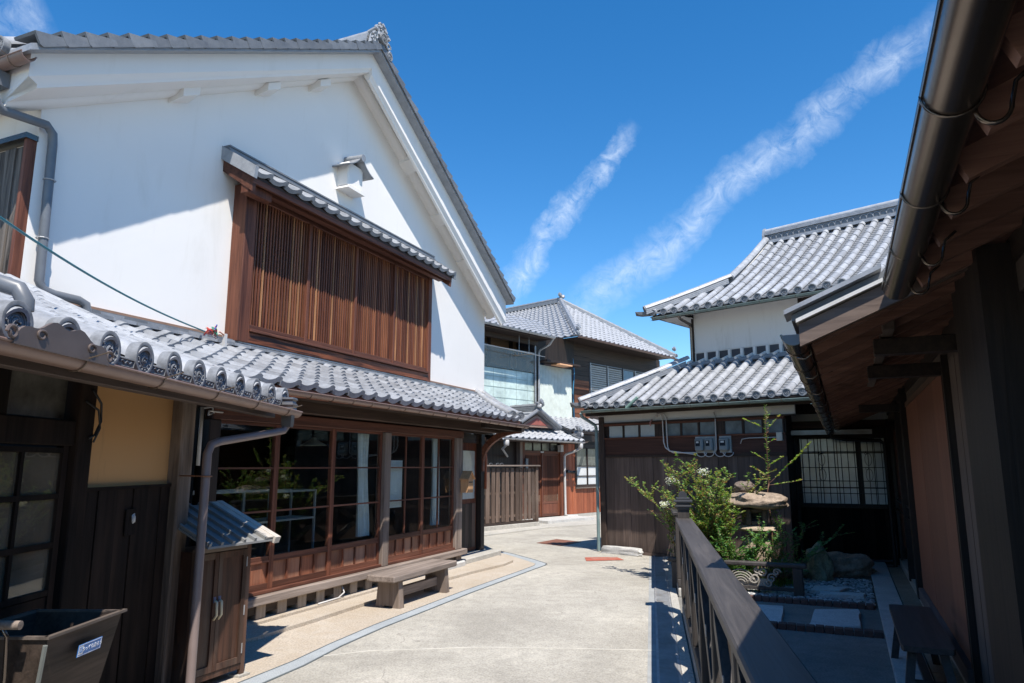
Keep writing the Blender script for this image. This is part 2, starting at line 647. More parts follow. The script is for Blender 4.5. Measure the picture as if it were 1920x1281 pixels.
PVC = plain('light_pvc', (.50, .49, .48), .45, 0, .06)
BLACK = plain('black_metal', (.012, .012, .013), .45)
IRON = plain('iron_bar', (.03, .03, .032), .5, .4)
CURTAIN = plain('curtain_cloth', (.72, .72, .70), .9, var=.05)
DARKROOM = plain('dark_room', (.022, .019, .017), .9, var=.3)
STONE = ground_mat('granite', ((.44, .44, .43), (.55, .54, .52), (.33, .32, .31)), 120, .85, .3, big=2)
STONE_BR = ground_mat('brown_rock', ((.24, .185, .14), (.40, .32, .25), (.13, .10, .08)), 30, .9, 1.2, big=4)
STONE_MOSS = ground_mat('mossy_rock', ((.24, .23, .15), (.36, .32, .23), (.12, .15, .06)), 34, .95, 1.2, big=5)
CONC = ground_mat('concrete', ((.38, .37, .34), (.46, .44, .40), (.30, .28, .25)), 70, .9, .3, big=1.2)
CONC_B = ground_mat('beige_concrete', ((.40, .345, .28), (.46, .41, .35), (.37, .30, .22)), 60, .9, .35, big=.9)
ASPH = ground_mat('pale_asphalt', ((.32, .303, .268), (.47, .447, .395), (.25, .237, .208)), 62, .92, .8, True, big=.75)
YARD = ground_mat('courtyard_concrete', ((.18, .175, .16), (.25, .24, .22), (.12, .118, .11)), 60, .9, .3, big=1.1)
SOIL = ground_mat('soil', ((.09, .065, .045), (.13, .095, .07), (.06, .045, .03)), 50, .95, .9, big=2)
SLAB = ground_mat('pale_slab', ((.50, .51, .50), (.60, .61, .60), (.40, .41, .40)), 90, .8, .25, big=2)
STRIP = ground_mat('grey_gutter_strip', ((.30, .33, .35), (.37, .40, .42), (.26, .28, .30)), 110, .85, .2, big=1.2)
# ------------------------------------------------------------------ tile templates (x along eave, y upslope, z normal)


def t_pan(w=.265, l=.29, lip=.03, th=.016, seg=9):
    """S-shaped pan tile"""
    prof = []
    for i in range(seg + 1):
        x = -w * .53 + w * 1.06 * i / seg
        t = i / seg
        z = -.020 * math.sin(math.pi * min(t / .66, 1)) if t < .66 else .030 * math.sin(math.pi * (t - .66) / .40)
        prof.append((x, z))
    V, F = [], []
    m = len(prof)
    for y, dz in ((0, .014), (l, -.010)):
        for x, z in prof: V.append((x, y, z + dz))
    for x, z in prof: V.append((x, 0, z + .014 - lip))
    for x, z in prof: V.append((x, .03, z + .014 - lip))
    for i in range(seg):
        F.append((i, i + 1, m + i + 1, m + i))
        F.append((2 * m + i, 2 * m + i + 1, i + 1, i))
        F.append((3 * m + i, 3 * m + i + 1, 2 * m + i + 1, 2 * m + i))
    F.append((m - 1, 3 * m - 1, 4 * m - 1, 2 * m - 1))
    F.append((0, m, 3 * m, 2 * m))
    return V, F


def t_round(r=.075, l=.285, seg=10, r2=None):
    """half round cover tile"""
    r2 = r2 or r * .94
    V, F = [], []
    m = seg + 1
    for y, rr in ((0, r), (.012, r), (l * .96, r * .985), (l, r2)):
        for i in range(m):
            t = math.pi * i / seg
            V.append((-math.cos(t) * rr, y, math.sin(t) * rr))
    for q in range(3):
        for i in range(seg):
            F.append((q * m + i, q * m + i + 1, (q + 1) * m + i + 1, (q + 1) * m + i))
    for i in range(m):
        t = math.pi * i / seg
        V.append((-math.cos(t) * r * .8, 0, math.sin(t) * r * .8))
    b = 4 * m
    for i in range(seg):
        F.append((i, b + i, b + i + 1, i + 1))
    return V, F


def t_box(w, l, h, z0=0):
    V = [(x, y, z) for z in (z0, z0 + h) for y in (0, l) for x in (-w / 2, w / 2)]
    return V, [(0, 2, 3, 1), (4, 5, 7, 6), (0, 1, 5, 4), (2, 6, 7, 3), (0, 4, 6, 2), (1, 3, 7, 5)]


def mesh_from(name, tmpl, mat_, angle=40):
    mb = MB(True)
    mb.add(*tmpl)
    return mb.mesh(name, mat_, angle=angle)


def crest_mesh(name, r, mat_, detail=True):
    """round eave-end tile facing -y, centre at origin; raised rim, beads and a three-comma swirl"""
    mb = MB(True)
    seg = 28 if detail else 16
    prof = [(0, .000), (r * .78, .000), (r * .79, -.007), (r * .98, -.009), (r, -.008), (r, .05), (r * .6, .05)]
    P, F = [], []
    for (rr, y) in prof[1:]:
        for k in range(seg):
            t = 2 * math.pi * k / seg
            P.append((math.cos(t) * rr, y, math.sin(t) * rr))
    for j in range(len(prof) - 2):
        for k in range(seg):
            k2 = (k + 1) % seg
            F.append((j * seg + k, j * seg + k2, (j + 1) * seg + k2, (j + 1) * seg + k))
    F.append(tuple(range(seg)))
    mb.add(P, F)
    if detail:
        mb.tube([(math.cos(t) * r * .54, -.003, math.sin(t) * r * .54) for t in [2 * math.pi * k / 24 for k in range(25)]], .003, 5, False)
        for k in range(14):
            t = 2 * math.pi * k / 14
            mb.rock((math.cos(t) * r * .67, -.003, math.sin(t) * r * .67), (r * .07, .006, r * .07), 1, 0)
        for a in range(3):
            pts, rr = [], []
            for i in range(9):
                u = i / 8
                ang = a * 2 * math.pi / 3 + u * 3.3
                rad = r * (.13 + .30 * u)
                pts.append((math.cos(ang) * rad, -.001, math.sin(ang) * rad))
                rr.append(r * (.10 * (1 - u) + .025))
            mb.tube(pts, rr, 6)
    else:
        mb.tube([(math.cos(t) * r * .4, -.002, math.sin(t) * r * .4) for t in [2 * math.pi * k / 8 for k in range(9)]], r * .09, 4, False)
        mb.rock((0, -.002, 0), (r * .16, .01, r * .16), 1, 0)
    return mb.mesh(name, mat_, angle=50)


PAN = mesh_from('pan_tile', t_pan(), TILE)
PAN_E = mesh_from('pan_eave_tile', t_pan(lip=.055), TILE)
ROUND = mesh_from('round_tile', t_round(), TILE_S)
ROUND_R = mesh_from('round_tile_small', t_round(.062, .27), TILE_S)
CAP_BIG = crest_mesh('crest_tile', .088, CREST)
CAP_SMALL = crest_mesh('crest_tile_small', .068, CREST, False)


def frame_at(fn, u, v, e=.01):
    """tile placement matrix from a surface function fn(u,v) -> (s,n,z)"""
    L = lambda q: Vector((q[0], -q[1], q[2]))
    p = L(fn(u, v))
    x = (L(fn(u + e, v)) - L(fn(u - e, v))).normalized()
    y = L(fn(u, v + e)) - L(fn(u, v - e))
    y = (y - x * y.dot(x)).normalized()
    z = x.cross(y)
    M = Matrix((x, y, z)).transposed().to_4x4()
    M.translation = p
    return M


def jit(a=.006, b=.012):
    return (Matrix.Translation((random.uniform(-a, a), random.uniform(-a, a), random.uniform(-a * .4, a * .4)))
            @ Matrix.Rotation(random.uniform(-b, b), 4, 'Z') @ Matrix.Rotation(random.uniform(-b, b), 4, 'X'))


def gutter(parent, a, b, r, m, bracket=.45, name='gutter', rod=True, wire=WIRE):
    g = MB().half_gutter(a, b, r).build(name, m, parent, angle=40)
    a_, b_ = Vector(a), Vector(b)
    L = (b_ - a_).length
    d = (b_ - a_).normalized()
    side = d.cross(Vector((0, 0, 1))).normalized()
    k = max(1, int(L / bracket))
    for i in range(k):
        c = a_ + d * (L * (i + .5) / k)
        mb = MB()
        mb.tube([c + side * math.cos(t) * (r + .004) + Vector((0, 0, 1)) * math.sin(t) * (r + .004)
                 for t in [math.pi + math.pi * j / 8 for j in range(9)]], .0035, 5)
        if rod:
            mb.tube([c + side * (r if SIDE > 0 else -r) * -1 + Vector((0, 0, .0)), c - side * SIDE * (r + .10) + Vector((0, 0, .03))], .0035, 5)
        mb.build('bracket', wire, g)
    return g


SIDE = 1

# ------------------------------------------------------------------ ground
gb = MB(True)
gb.add([(-150, -60, 0), (150, -60, 0), (150, 260, 0), (-150, 260, 0)], [(0, 1, 2, 3)])
structure('ground', gb, YARD, Frame(0, 0, 90))
# street surface
rd = MB(True)
rd.add([(x, y, .004) for x, y in [(-2.6, -4), (1.02, -4), (1.08, 4.6), (2.55, 12.85), (1.75, 13.35), (2.0, 15.5), (5.2, 20), (9, 25), (4.2, 30), (.9, 20.9), (-.9, 16.9), (-1.6, 15.0), (.36, 12.21), (.57, 11.63), (0, 10.28), (-.52, 9.04), (-.92, 8.01), (-1.24, 7.2), (-1.48, 6.48), (-1.86, 5.22), (-2.3, 3)]],
       [tuple(range(21))])
road = structure('road', rd, ASPH, Frame(0, 0, 90))


def flat(name, pts, z, m, th=0.0, kind='structure'):
    mb = MB(True)
    if th:
        mb.prism(pts, 'z', z - th, z)
    else:
        mb.add([(x, y, z) for x, y in pts], [tuple(range(len(pts)))])
    o = mb.build(name, m)
    if kind: o['kind'] = kind
    return o


outer = [(-1.95, 4.9), (-1.86, 5.22), (-1.63, 5.87), (-1.48, 6.48), (-1.24, 7.2), (-.92, 8.01), (-.52, 9.04), (0, 10.28), (.30, 11.0), (.52, 11.50), (.55, 11.70), (.36, 12.21), (.02, 12.95), (-.3, 13.5)]
inner = [(-2.10, 4.95), (-2.0, 5.34), (-1.76, 5.98), (-1.60, 6.55), (-1.36, 7.28), (-1.04, 8.10), (-.64, 9.12), (-.13, 10.32), (.16, 11.0), (.35, 11.48), (.37, 11.66), (.21, 12.10), (-.10, 12.85), (-.42, 13.4)]
st = MB(True)
st.add([(x, y, .009) for x, y in outer] + [(x, y, .009) for x, y in inner],
       [(i, i + 1, len(outer) + i + 1, len(outer) + i) for i in range(len(outer) - 1)])
structure('gutter_strip', st, STRIP, Frame(0, 0, 90))
ed = MB(True)
for ln in (outer, inner):
    for a, b in zip(ln, ln[1:]):
        ed.beam((*a, .008), (*b, .008), .012, .010)
structure('gutter_strip_edge', ed, plain('dark_joint', (.13, .15, .16), .8), Frame(0, 0, 90))
flat('pavement', inner + [(-.9, 14.4), (-1.6, 13.0), (-3.2, 8.0), (-2.75, 6.2)], .014, CONC_B)
# pavement upper step along the shop
flat('shop_step', [(-2.45, 6.35), (-2.28, 6.62), (-1.95, 7.40), (-1.62, 8.25), (-1.26, 9.0), (-.9, 9.9), (-.5, 10.7), (-.12, 11.35), (.02, 11.8), (-.15, 12.3), (-.6, 12.9), (-1.3, 12.6), (-3.0, 8.5)], .05, CONC_B, .045)
# far pavement in front of the entrance and the fence
flat('far_pavement', [(-1.2, 15.4), (-.69, 16.0), (.94, 18.2), (2.3, 19.2), (4.2, 21.2), (4.6, 24.6), (2.6, 24), (-1.6, 18)], .03, CONC, .03)
flat('doorstep_slab', [tuple(FE.w(s, n)[:2]) for s, n in ((-.75, .02), (1.35, .02), (1.35, .95), (-.75, .95))], .10, STONE, .08)
# thin white joint across the street
jm = MB(True)
for a, b in zip([(-1.70, 6.10), (-1.2, 6.33), (-.28, 6.45), (.6, 6.40)], [(-1.2, 6.33), (-.28, 6.45), (.6, 6.40), (1.22, 6.34)]):
    jm.beam((*a, .0055), (*b, .0055), .014, .004)
structure('road_joint', jm, plain('joint_white', (.52, .50, .45), .9), Frame(0, 0, 90))
o = flat('painted_cover', [(1.24, 12.47), (1.80, 12.50), (1.86, 12.12), (1.22, 12.00)], .010, plain('faded_orange_paint', (.36, .10, .065), .85, scale=9, dirt=((.33, .29, .25), .95)), 0, None)
o['label'] = 'rectangular cover painted faded orange in the street surface'
o['category'] = 'ground cover'
o.data.name = 'painted_cover'
mh = MB(True)
mh.prism([(.50, 14.75), (.95, 15.5), (1.42, 14.95), (.95, 14.22)], 'z', .002, .012)
o = mh.build('iron_cover', plain('rusty_iron', (.20, .085, .055), .8, .2, scale=12))
o['label'] = 'rusty iron plate in the street half under the house shadow'
o['category'] = 'manhole cover'

# ------------------------------------------------------------------ slotted drain along the railing (frame FQ)
dr = thing('street_drain', 'long slotted metal drain grate at the foot of the black railing', 'drain', FQ)
part('channel', plain('drain_concrete', (.30, .31, .31), .9), dr, -7, 4.9, -.40, -.06, -.02, .006)
part('drain_bed', BLACK, dr, -6.9, 4.85, -.315, -.165, .006, .009)
nbar = 0
me_bar = MB().box(-.006, .006, -.31, -.17, .009, .016).mesh('grate_bar', METAL_LT)
bars = MB()
s = -3.2
near = []
while s < 4.8:
    near.append(s)
    s += .028
for i, s in enumerate(near):
    bars.box(s - .006, s + .006, -.312, -.168, .009, .016)
bars.build('grate_bars', METAL_LT, dr, kind='stuff')
for k in range(16):
    a = -7 + k * .745
    part('grate_frame', METAL_LT, dr, a, a + .735, -.170, -.150, .007, .018)
    part('grate_frame', METAL_LT, dr, a, a + .735, -.330, -.310, .007, .018)
for k in range(9):
    a = -4.2 + k * 1.0
    part('kerb_block', CONC, dr, a, a + .98, -.148, -.062, .0, .024, c=.004)

# ------------------------------------------------------------------ white storehouse (frame FM)
kura = thing('white_storehouse', 'large white plastered storehouse with a tiled gable roof and a timber shop front', 'building', FM)
WN = -1.15                                           # gable wall plane
S0, S1, SP = -1.74, 7.70, 2.90                       # wall ends, ridge
ZR = 7.87                                            # ridge at the verge
kl, kr = (ZR - 5.03) / (2.77 + 2.12), (ZR - 5.03) / (7.91 - 2.77)
roofz = lambda s: ZR - (2.77 - s) * kl if s < 2.77 else ZR - (s - 2.77) * kr
wall = MB()
wall.prism([(S0, 2.35), (S1, 2.35), (S1, roofz(S1) - .16), (2.77, ZR - .16), (S0, roofz(S0) - .16)], 'n', WN, -9.0)
W = wall.build('gable_wall', WHITE, kura)
part('lower_wall', WHITE, kura, S0, -.80, -9, WN, 0, 2.35)
part('lower_wall', WHITE, kura, 4.5, S1, -9, WN, 0, 2.35)
# plaster verge: deep soffit, stepped fascia, rounded moulding against the wall
VN = -.62
FN = VN - .13          # plaster face, set back under the hanging tiles


def verge(side):
    mb = MB()
    a = (2.77, ZR)
    b = (-2.12, roofz(-2.12)) if side < 0 else (7.91, roofz(7.91))
    A = lambda dz, n, e=0: (a[0], n, a[1] - dz)
    B = lambda dz, n, e=0: (b[0] - side * e, n, b[1] - dz)
    # profile (depth below roof line, n)
    j, fa, fb = (.42, .78, .92) if side < 0 else (.22, .9, 1.1)
    f = .36 if side < 0 else .44
    prof = [(.03, FN), (f, FN), (f + .025, FN - .035), (f + .075, FN - .04), (f + .09, FN - .08), (j + .04, WN + .16)]
    for k in range(7):
        t = k / 6 * math.pi / 2
        prof.append((j + .12 * math.sin(t), WN + .02 + .14 * math.cos(t)))
    prof += [(j + .12, WN - .05), (.03, WN - .05)]
    ringa = [A(d * fa, n) for d, n in prof]
    ringb = [B(d * (fb if side > 0 or d > .5 * f else 1) * (.72 if side < 0 and n > WN + .18 else 1), n, .10 if d > f + .01 and n > WN + .2 else 0) for d, n in prof]
    mb.loft(ringa, ringb)
    return mb.build('plaster_verge', WHITE, kura, angle=35)


V1, V2 = verge(-1), verge(1)
# purlin ends under the verge
for s in (-.30, .95, 1.95, 4.35, 5.45, 6.5):
    mb = MB()
    z = roofz(s) - (.47 if s < 2.77 else .30)
    k = kl if s < 2.77 else -kr
    dz = .11 * k
    mb.loft([(s - .11, WN + .20, z - dz - .02), (s + .11, WN + .20, z + dz - .02), (s + .11, WN + .20, z + dz + .08), (s - .11, WN + .20, z - dz + .08)],
            [(s - .13, WN - .02, z - dz - .075), (s + .13, WN - .02, z + dz - .075), (s + .13, WN - .02, z + dz + .08), (s - .13, WN - .02, z - dz + .08)])
    mb.build('purlin_end', WHITE, kura, angle=30)
# eave soffits along the two long sides
for side in (-1, 1):
    mb = MB()
    sa = S0 if side < 0 else S1
    sb = -2.10 if side < 0 else 7.88
    za, zb = roofz(sa), roofz(sb)
    mb.prism([(sa - side * .05, za - .1), (sb, zb - .04), (sb, zb - .18), (sb - side * .08, zb - .24), (sa + side * .14, za - .37), (sa + side * .06, za - .42), (sa - side * .05, za - .45)], 'n', WN + .02, -9)
    mb.build('plaster_eave', WHITE, kura, angle=30)
# roof slabs
roof = MB()
for side in (-1, 1):
    e = -2.22 if side < 0 else 8.0
    q = [(2.77, ZR + .03), (e, roofz(e) + .03), (e, roofz(e) - .03), (2.77, ZR - .05)]
    roof.prism(q, 'n', VN + .02, -9.2)
RF = roof.build('roof', TILE, kura)
# verge tiles: one hanging flap per course
flap = MB(True)
flap.prism([(-.150, .030), (.150, -.040), (.150, -.070), (-.128, -.078), (-.150, -.055)], 'n', -.034, -.010)
flap.prism([(-.150, .030), (.150, -.040), (.150, -.015), (-.150, .055)], 'n', -.034, .24)
FLAP = flap.mesh('verge_tile', TILE_D)
for side in (-1, 1):
    e = -2.16 if side < 0 else 7.98
    L = abs(e - 2.77) * math.sqrt(1 + (kl if side < 0 else kr) ** 2)
    nn = int(L / .232)
    for i in range(nn):
        t = (i + .5) / nn
        s = 2.77 + (e - 2.77) * t
        sl = math.atan(kl) if side < 0 else -math.atan(kr)
        M = Matrix.Translation((s, -(VN + .015), roofz(s) + .075)) @ Matrix.Rotation(-sl, 4, 'Y') 
        if side > 0:
            M = M @ Matrix.Scale(-1, 4, (1, 0, 0))
        M = M @ jit(.003, .01)
        inst('verge_tile', FLAP, RF, M)
# main ridge and its ornate end tile
rg = MB()
for k in range(4):
    rg.box(2.77 - .16 + k * .012, 2.77 + .16 - k * .012, VN - .15, -9, ZR + .05 + k * .05, ZR + .09 + k * .05)
rg.tube([(2.77, VN - .1, ZR + .28), (2.77, -9, ZR + .28)], .08, 10)
rg.build('ridge', TILE, RF, angle=40)
on = MB()
on.prism([(2.55, ZR + .02), (2.99, ZR + .02), (2.94, ZR + .22), (2.88, ZR + .32), (2.82, ZR + .40), (2.77, ZR + .42), (2.72, ZR + .40), (2.66, ZR + .32), (2.60, ZR + .22)], 'n', VN - .06, VN + .02)
for sx in (-1, 1):
    for (cx, cz, rr) in ((.17, .12, .07), (.13, .26, .055), (.05, .36, .045), (.22, .03, .05)):
        pts = [(2.77 + sx * (cx + math.cos(t) * rr * (1 - t / 9)), VN + .035, ZR + cz + math.sin(t) * rr * (1 - t / 9)) for t in [k * .55 for k in range(13)]]
        on.tube(pts, .018, 6)
for k in range(9):
    on.rock((2.77 + random.uniform(-.22, .22), VN + random.uniform(-.05, .05), ZR + random.uniform(.05, .36)), (.05, .04, .06), 1, .3, 2, k)
for k in range(5):
    on.tube([(2.60 + k * .085, VN - .1, ZR + .36 - abs(k - 2) * .07), (2.60 + k * .085, VN + .06, ZR + .40 - abs(k - 2) * .07)], .028, 7)
on.build('ridge_end_ornament', TILE_S, RF, angle=45)
inst('crest_tile', CAP_BIG, RF, Matrix.Translation((2.77, -(VN + .08), ZR + .16)))
# small ornament block right of the ridge end
inst('crest_tile', CAP_SMALL, RF, Matrix.Translation((2.98, -(VN + .05), ZR - .02)) @ Matrix.Rotation(.3, 4, 'Y'))
# round tiles along the near eave, seen end on above the gutter
for k in range(5):
    n = -.95 - k * .32
    M = Matrix.Translation((-2.24, -n, roofz(-2.24) + .09)) @ Matrix.Rotation(R(-90), 4, 'Z') @ Matrix.Rotation(math.atan(kl), 4, 'X')
    inst('crest_tile', CAP_BIG, RF, Matrix.Translation((-2.27, -n, roofz(-2.24) + .075)) @ Matrix.Rotation(R(-90), 4, 'Z'))
    for j in range(2):
        inst('round_tile', ROUND, RF, M @ Matrix.Translation((0, j * .27, 0)))
SIDE = -1
gutter(kura, (-2.20, -.64, roofz(-2.2) - .06), (-2.20, -3.2, roofz(-2.2) - .10), .062, METAL_BR, .35)
SIDE = 1
# downpipe of the near corner
dp = MB()
zt = roofz(-2.2) - .10
dp.box(-2.27, -2.13, -1.12, -.98, zt - .16, zt - .03)
dp.tube([(-2.2, -1.05, zt - .14), (-2.2, -1.05, zt - .26), (-2.12, -1.05, zt - .34), (-1.72, -1.08, 4.60), (-1.66, -1.08, 4.54), (-1.65, -1.08, 4.44), (-1.63, -1.07, 3.16), (-1.60, -1.06, 3.09), (-1.50, -1.05, 3.065), (-1.30, -1.0, 3.05), (-1.24, -.98, 3.02), (-1.22, -.97, 2.92)], .040, 12)
DP = dp.build('downpipe', METAL_GY, kura, angle=50)
cl = MB()
for z in (4.10, 3.55):
    cl.tube([(-1.64 + math.cos(t) * .05, -1.08 + math.sin(t) * .05, z) for t in [k * math.pi / 5 for k in range(11)]], .006, 5)
cl.build('pipe_clamp', METAL_LT, DP)
# side wall board shutter
for k in range(13):
    n = -1.20 - k * .155
    part('shutter_board', wood('weathered_shutter_board', (.018, .014, .012), (.17, .145, .125), 'z', .85, contrast=1.6), kura, S0 - .045 - (k % 2) * .012, S0, n - .145, n, 3.0, 4.40)
part('shutter_frame', W_RED, kura, S0 - .085, S0, -1.20, -1.155, 3.0, 4.44)
part('shutter_frame', METAL_DK, kura, S0 - .11, S0, -3.3, -1.14, 4.44, 4.49)
# copper flashing where the lower roof meets the wall
part('flashing', plain('copper_flashing', (.30, .18, .12), .6, .2), kura, -1.9, 7.78, WN, WN + .03, 3.005, 3.05)
part('flashing_noshi', TILE_D, kura, -1.7, 7.7, WN + .0, WN + .14, 2.93, 3.0)

# lattice bay window -------------------------------------------------
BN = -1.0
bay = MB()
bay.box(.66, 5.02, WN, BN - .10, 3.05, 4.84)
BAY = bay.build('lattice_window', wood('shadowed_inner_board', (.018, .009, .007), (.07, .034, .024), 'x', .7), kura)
part('side_post', W_RED, BAY, .60, .78, WN, BN + .06, 2.98, 4.92, c=.006)
part('side_post', W_RED, BAY, 5.02, 5.13, WN, BN + .04, 2.98, 4.92, c=.006)
part('top_beam', W_REDX, BAY, .78, 5.02, BN - .10, BN + .02, 4.79, 4.93, c=.006)
part('bottom_beam', W_GRAIN, BAY, .78, 5.02, BN - .14, BN + .05, 2.985, 3.115, c=.008)
part('bottom_rail', W_REDX, BAY, .78, 5.02, BN - .10, BN + .08, 3.120, 3.150, c=.004)
part('bottom_rail', W_REDX, BAY, .78, 5.02, BN - .08, BN + .02, 3.155, 3.215, c=.004)
part('underside_flashing', METAL_LT, BAY, .64, 5.1, WN, BN + .04, 2.965, 2.98)
div = [.78, 1.83, 2.90, 3.95, 5.02]
for i, d in enumerate(div[1:-1]):
    part('divider', W_RED, BAY, d - .028, d + .028, BN - .05, BN + .03, 3.16, 4.79, c=.004)
W_SL2 = wood('slat_wood_pale', (.20, .085, .04), (.52, .26, .125), 'z', .5)
slat_me = [MB().box(-.0095, .0095, -.017, 0, 3.215, 4.79).mesh('slat', m_) for m_ in (W_SLAT, W_RED, W_SL2)]
for i in range(4):
    a, b = div[i] + (.0 if i == 0 else .028), div[i + 1] - (.028 if i < 3 else 0)
    nn = 20
    for k in range(nn):
        s = a + (b - a) * (k + .5) / nn
        inst('slat', slat_me[random.choice((0, 0, 1, 1, 1, 2))], BAY, Matrix.Translation((s, -(BN), random.uniform(-.002, .002))))
for z in (3.42, 3.86, 4.30):
    part('tie_rail', W_DARKX, BAY, .78, 5.02, BN - .045, BN - .026, z, z + .03)
# awning over the lattice
aw = MB()
aw.prism([(WN, 5.18), (-.66, 4.86), (-.66, 4.90), (WN, 5.24)], 's', .40, 5.30)
AW = aw.build('awning', W_DARKX, BAY)
part('awning_fascia', W_REDX, AW, .40, 5.3, -.70, -.665, 4.80, 4.875)
for s in (.40, 5.25):
    mb = MB()
    mb.prism([(WN, 5.02), (-.68, 4.70), (-.66, 4.86), (WN, 5.18)], 's', s, s + .05)
    mb.build('bargeboard', W_REDX, AW)
part('purlin_stub', W_RED, AW, .41, .80, -.86, -.74, 4.70, 4.82, c=.006)
part('purlin', W_REDX, AW, .60, 5.2, -.88, -.78, 4.80, 4.90)
for k in range(22):
    s = .5 + k * .217
    mb = MB(); mb.beam((s, WN, 5.15), (s, -.69, 4.835), .03, .045); mb.build('rafter', W_DARKX, AW)
awf = lambda u, v: (.38 + 4.94 * u, -.62 - .53 * v, 4.915 + .34 * v)
nc = 19
for k in range(nc):
    for j in range(2):
        inst('tile', PAN_E if j == 0 else PAN, AW, frame_at(awf, (k + .5) / nc, j * .42) @ Matrix.Translation((0, 0, .02)) @ jit(.003, .008))
nb = MB()
nb.box(.38, 5.34, WN, WN + .12, 5.245, 5.275)
nb.box(.38, 5.34, WN, WN + .10, 5.28, 5.305)
nb.box(.38, 5.34, WN, WN + .11, 5.31, 5.33)
nb.build('top_tiles', TILE_D, AW)
mb = MB(); mb.prism([(WN, 5.16), (-.62, 4.84), (-.60, 4.98), (WN, 5.33)], 's', .36, .41); mb.build('verge_tile', TILE, AW)
mb = MB(); mb.prism([(WN, 5.16), (-.62, 4.84), (-.60, 4.98), (WN, 5.33)], 's', 5.31, 5.36); mb.build('verge_tile', TILE, AW)

# plastered vent with its tile hood ----------------------------------
vt = MB()
vt.cbox(2.56, 2.93, WN - .02, WN + .20, 5.64, 6.02, c=.02)
vt.prism([(2.56, 5.64), (2.93, 5.64), (2.96, 5.60), (2.53, 5.60)], 'n', WN, WN + .22)
VT = vt.build('plaster_vent', WHITE, kura)
for sx in (-1, 1):
    mb = MB()
    def hood(u, v, sx=sx):
        c = .03 * math.sin(u * math.pi)
        return (2.745 + sx * (.02 + .30 * u), WN + .30 * v, 6.12 - .20 * u - c)
    mb.grid(hood, 6, 2)
    h = mb.build('hood_tile', TILE, VT, smooth=True)
    md = h.modifiers.new('thickness', 'SOLIDIFY'); md.thickness = .022
mb = MB(); mb.tube([(2.745, WN, 6.13), (2.745, WN + .33, 6.11)], .055, 10); mb.build('hood_cap', TILE, VT, angle=40)
JS = .1
# ------------------------------------------------------------------ shop front of the storehouse
SF = kura
# lower pent roof: eave n=.60 z=2.32, top n=WN z=2.98
EN, EZ, TZ = .60, 2.30, 2.96
slope_z = lambda n: EZ + (EN - n) / (EN - WN) * (TZ - EZ) - .035 * math.sin((EN - n) / (EN - WN) * math.pi)
PS0 = -1.15
send = lambda n: 5.55 + (EN - n) / (EN - WN) * 2.2        # far end runs back obliquely
pr = MB()
def under(u, v, dz=0):
    n = EN - .03 - (EN - .03 - WN) * v
    return (PS0 + (send(n) - PS0) * u, n, slope_z(n) - .03 + dz)
pr.grid(lambda u, v: under(u, v), 6, 8)
pr.grid(lambda u, v: under(u, v, -.03), 6, 8)
PR = pr.build('lower_roof', W_DARKX, kura)
shf = lambda u, v: (PS0 + u * .262, EN - v * .2245 * .925, slope_z(EN - v * .2245 * .925) + .028)
for j in range(9):
    n = EN - j * .2245 * .925
    for k in range(34):
        s = PS0 + (k + .5) * .262
        if s > send(n) - .12 or n < WN + .02: continue
        inst('pan_tile', PAN_E if j == 0 else PAN, PR, frame_at(shf, k + .5, j) @ jit(.004, .012))
# hip rows at the far end: two lines of pale round tiles
for off in (-.08, -.42):
    a = Vector((send(EN) + off, EN, slope_z(EN) + .09))
    b = Vector((send(WN) + off, WN, slope_z(WN) + .09))
    mid = lambda t: (a.x + (b.x - a.x) * t, a.y + (b.y - a.y) * t, slope_z(a.y + (b.y - a.y) * t) + .075)
    L = (b - a).length
    nn = int(L / .26)
    for k in range(nn):
        p, q = Vector(mid(k / nn)), Vector(mid((k + 1) / nn))
        y = Vector((q.x - p.x, -(q.y - p.y), q.z - p.z)).normalized()
        x = y.cross(Vector((0, 0, 1))).normalized()
        M = Matrix((x, y, x.cross(y))).transposed().to_4x4()
        M.translation = (p.x, -p.y, p.z)
        inst('round_tile', ROUND_R, PR, M @ jit(.003, .01))
    M.translation = (a.x, -a.y, a.z - .01)
    inst('crest_tile', CAP_SMALL, PR, M)
# flashing courses against the wall
for k in range(36):
    part('noshi_tile', TILE_D if k % 2 else TILE, PR, -1.6 + k * .258, -1.6 + (k + 1) * .258 - .006, WN + .01, WN + .17 - random.uniform(0, .004), 2.955, 2.985)
    part('noshi_tile', TILE, PR, -1.5 + k * .258, -1.5 + (k + 1) * .258 - .006, WN + .01, WN + .22 - random.uniform(0, .004), 2.915, 2.95)
# soffit and eave timbers
part('eave_soffit', W_DARKX, kura, -1.2, 5.7, -.04, EN - .04, EZ - .075, EZ - .05)
part('eave_board', W_REDX, kura, -1.2, 5.6, EN - .06, EN - .03, EZ - .10, EZ - .01)
part('fascia_beam', wood('brown_fascia', (.035, .022, .016), (.10, .062, .045), 'x', .6), kura, -.75, 5.70, .10, .16, 2.10, 2.235, c=.006)
part('fascia_beam', W_DARKX, kura, -.75, 5.70, -.02, .10, 2.10, 2.22)
part('upper_wall_board', W_DARKX, kura, -1.6, 5.76, -.12, -.06, 2.08, 2.34)
SIDE = -1
gutter(kura, (-.55, EN + .05, EZ - .055), (5.62, EN + .05, EZ - .085), .047, METAL_BR, .34)
SIDE = 1
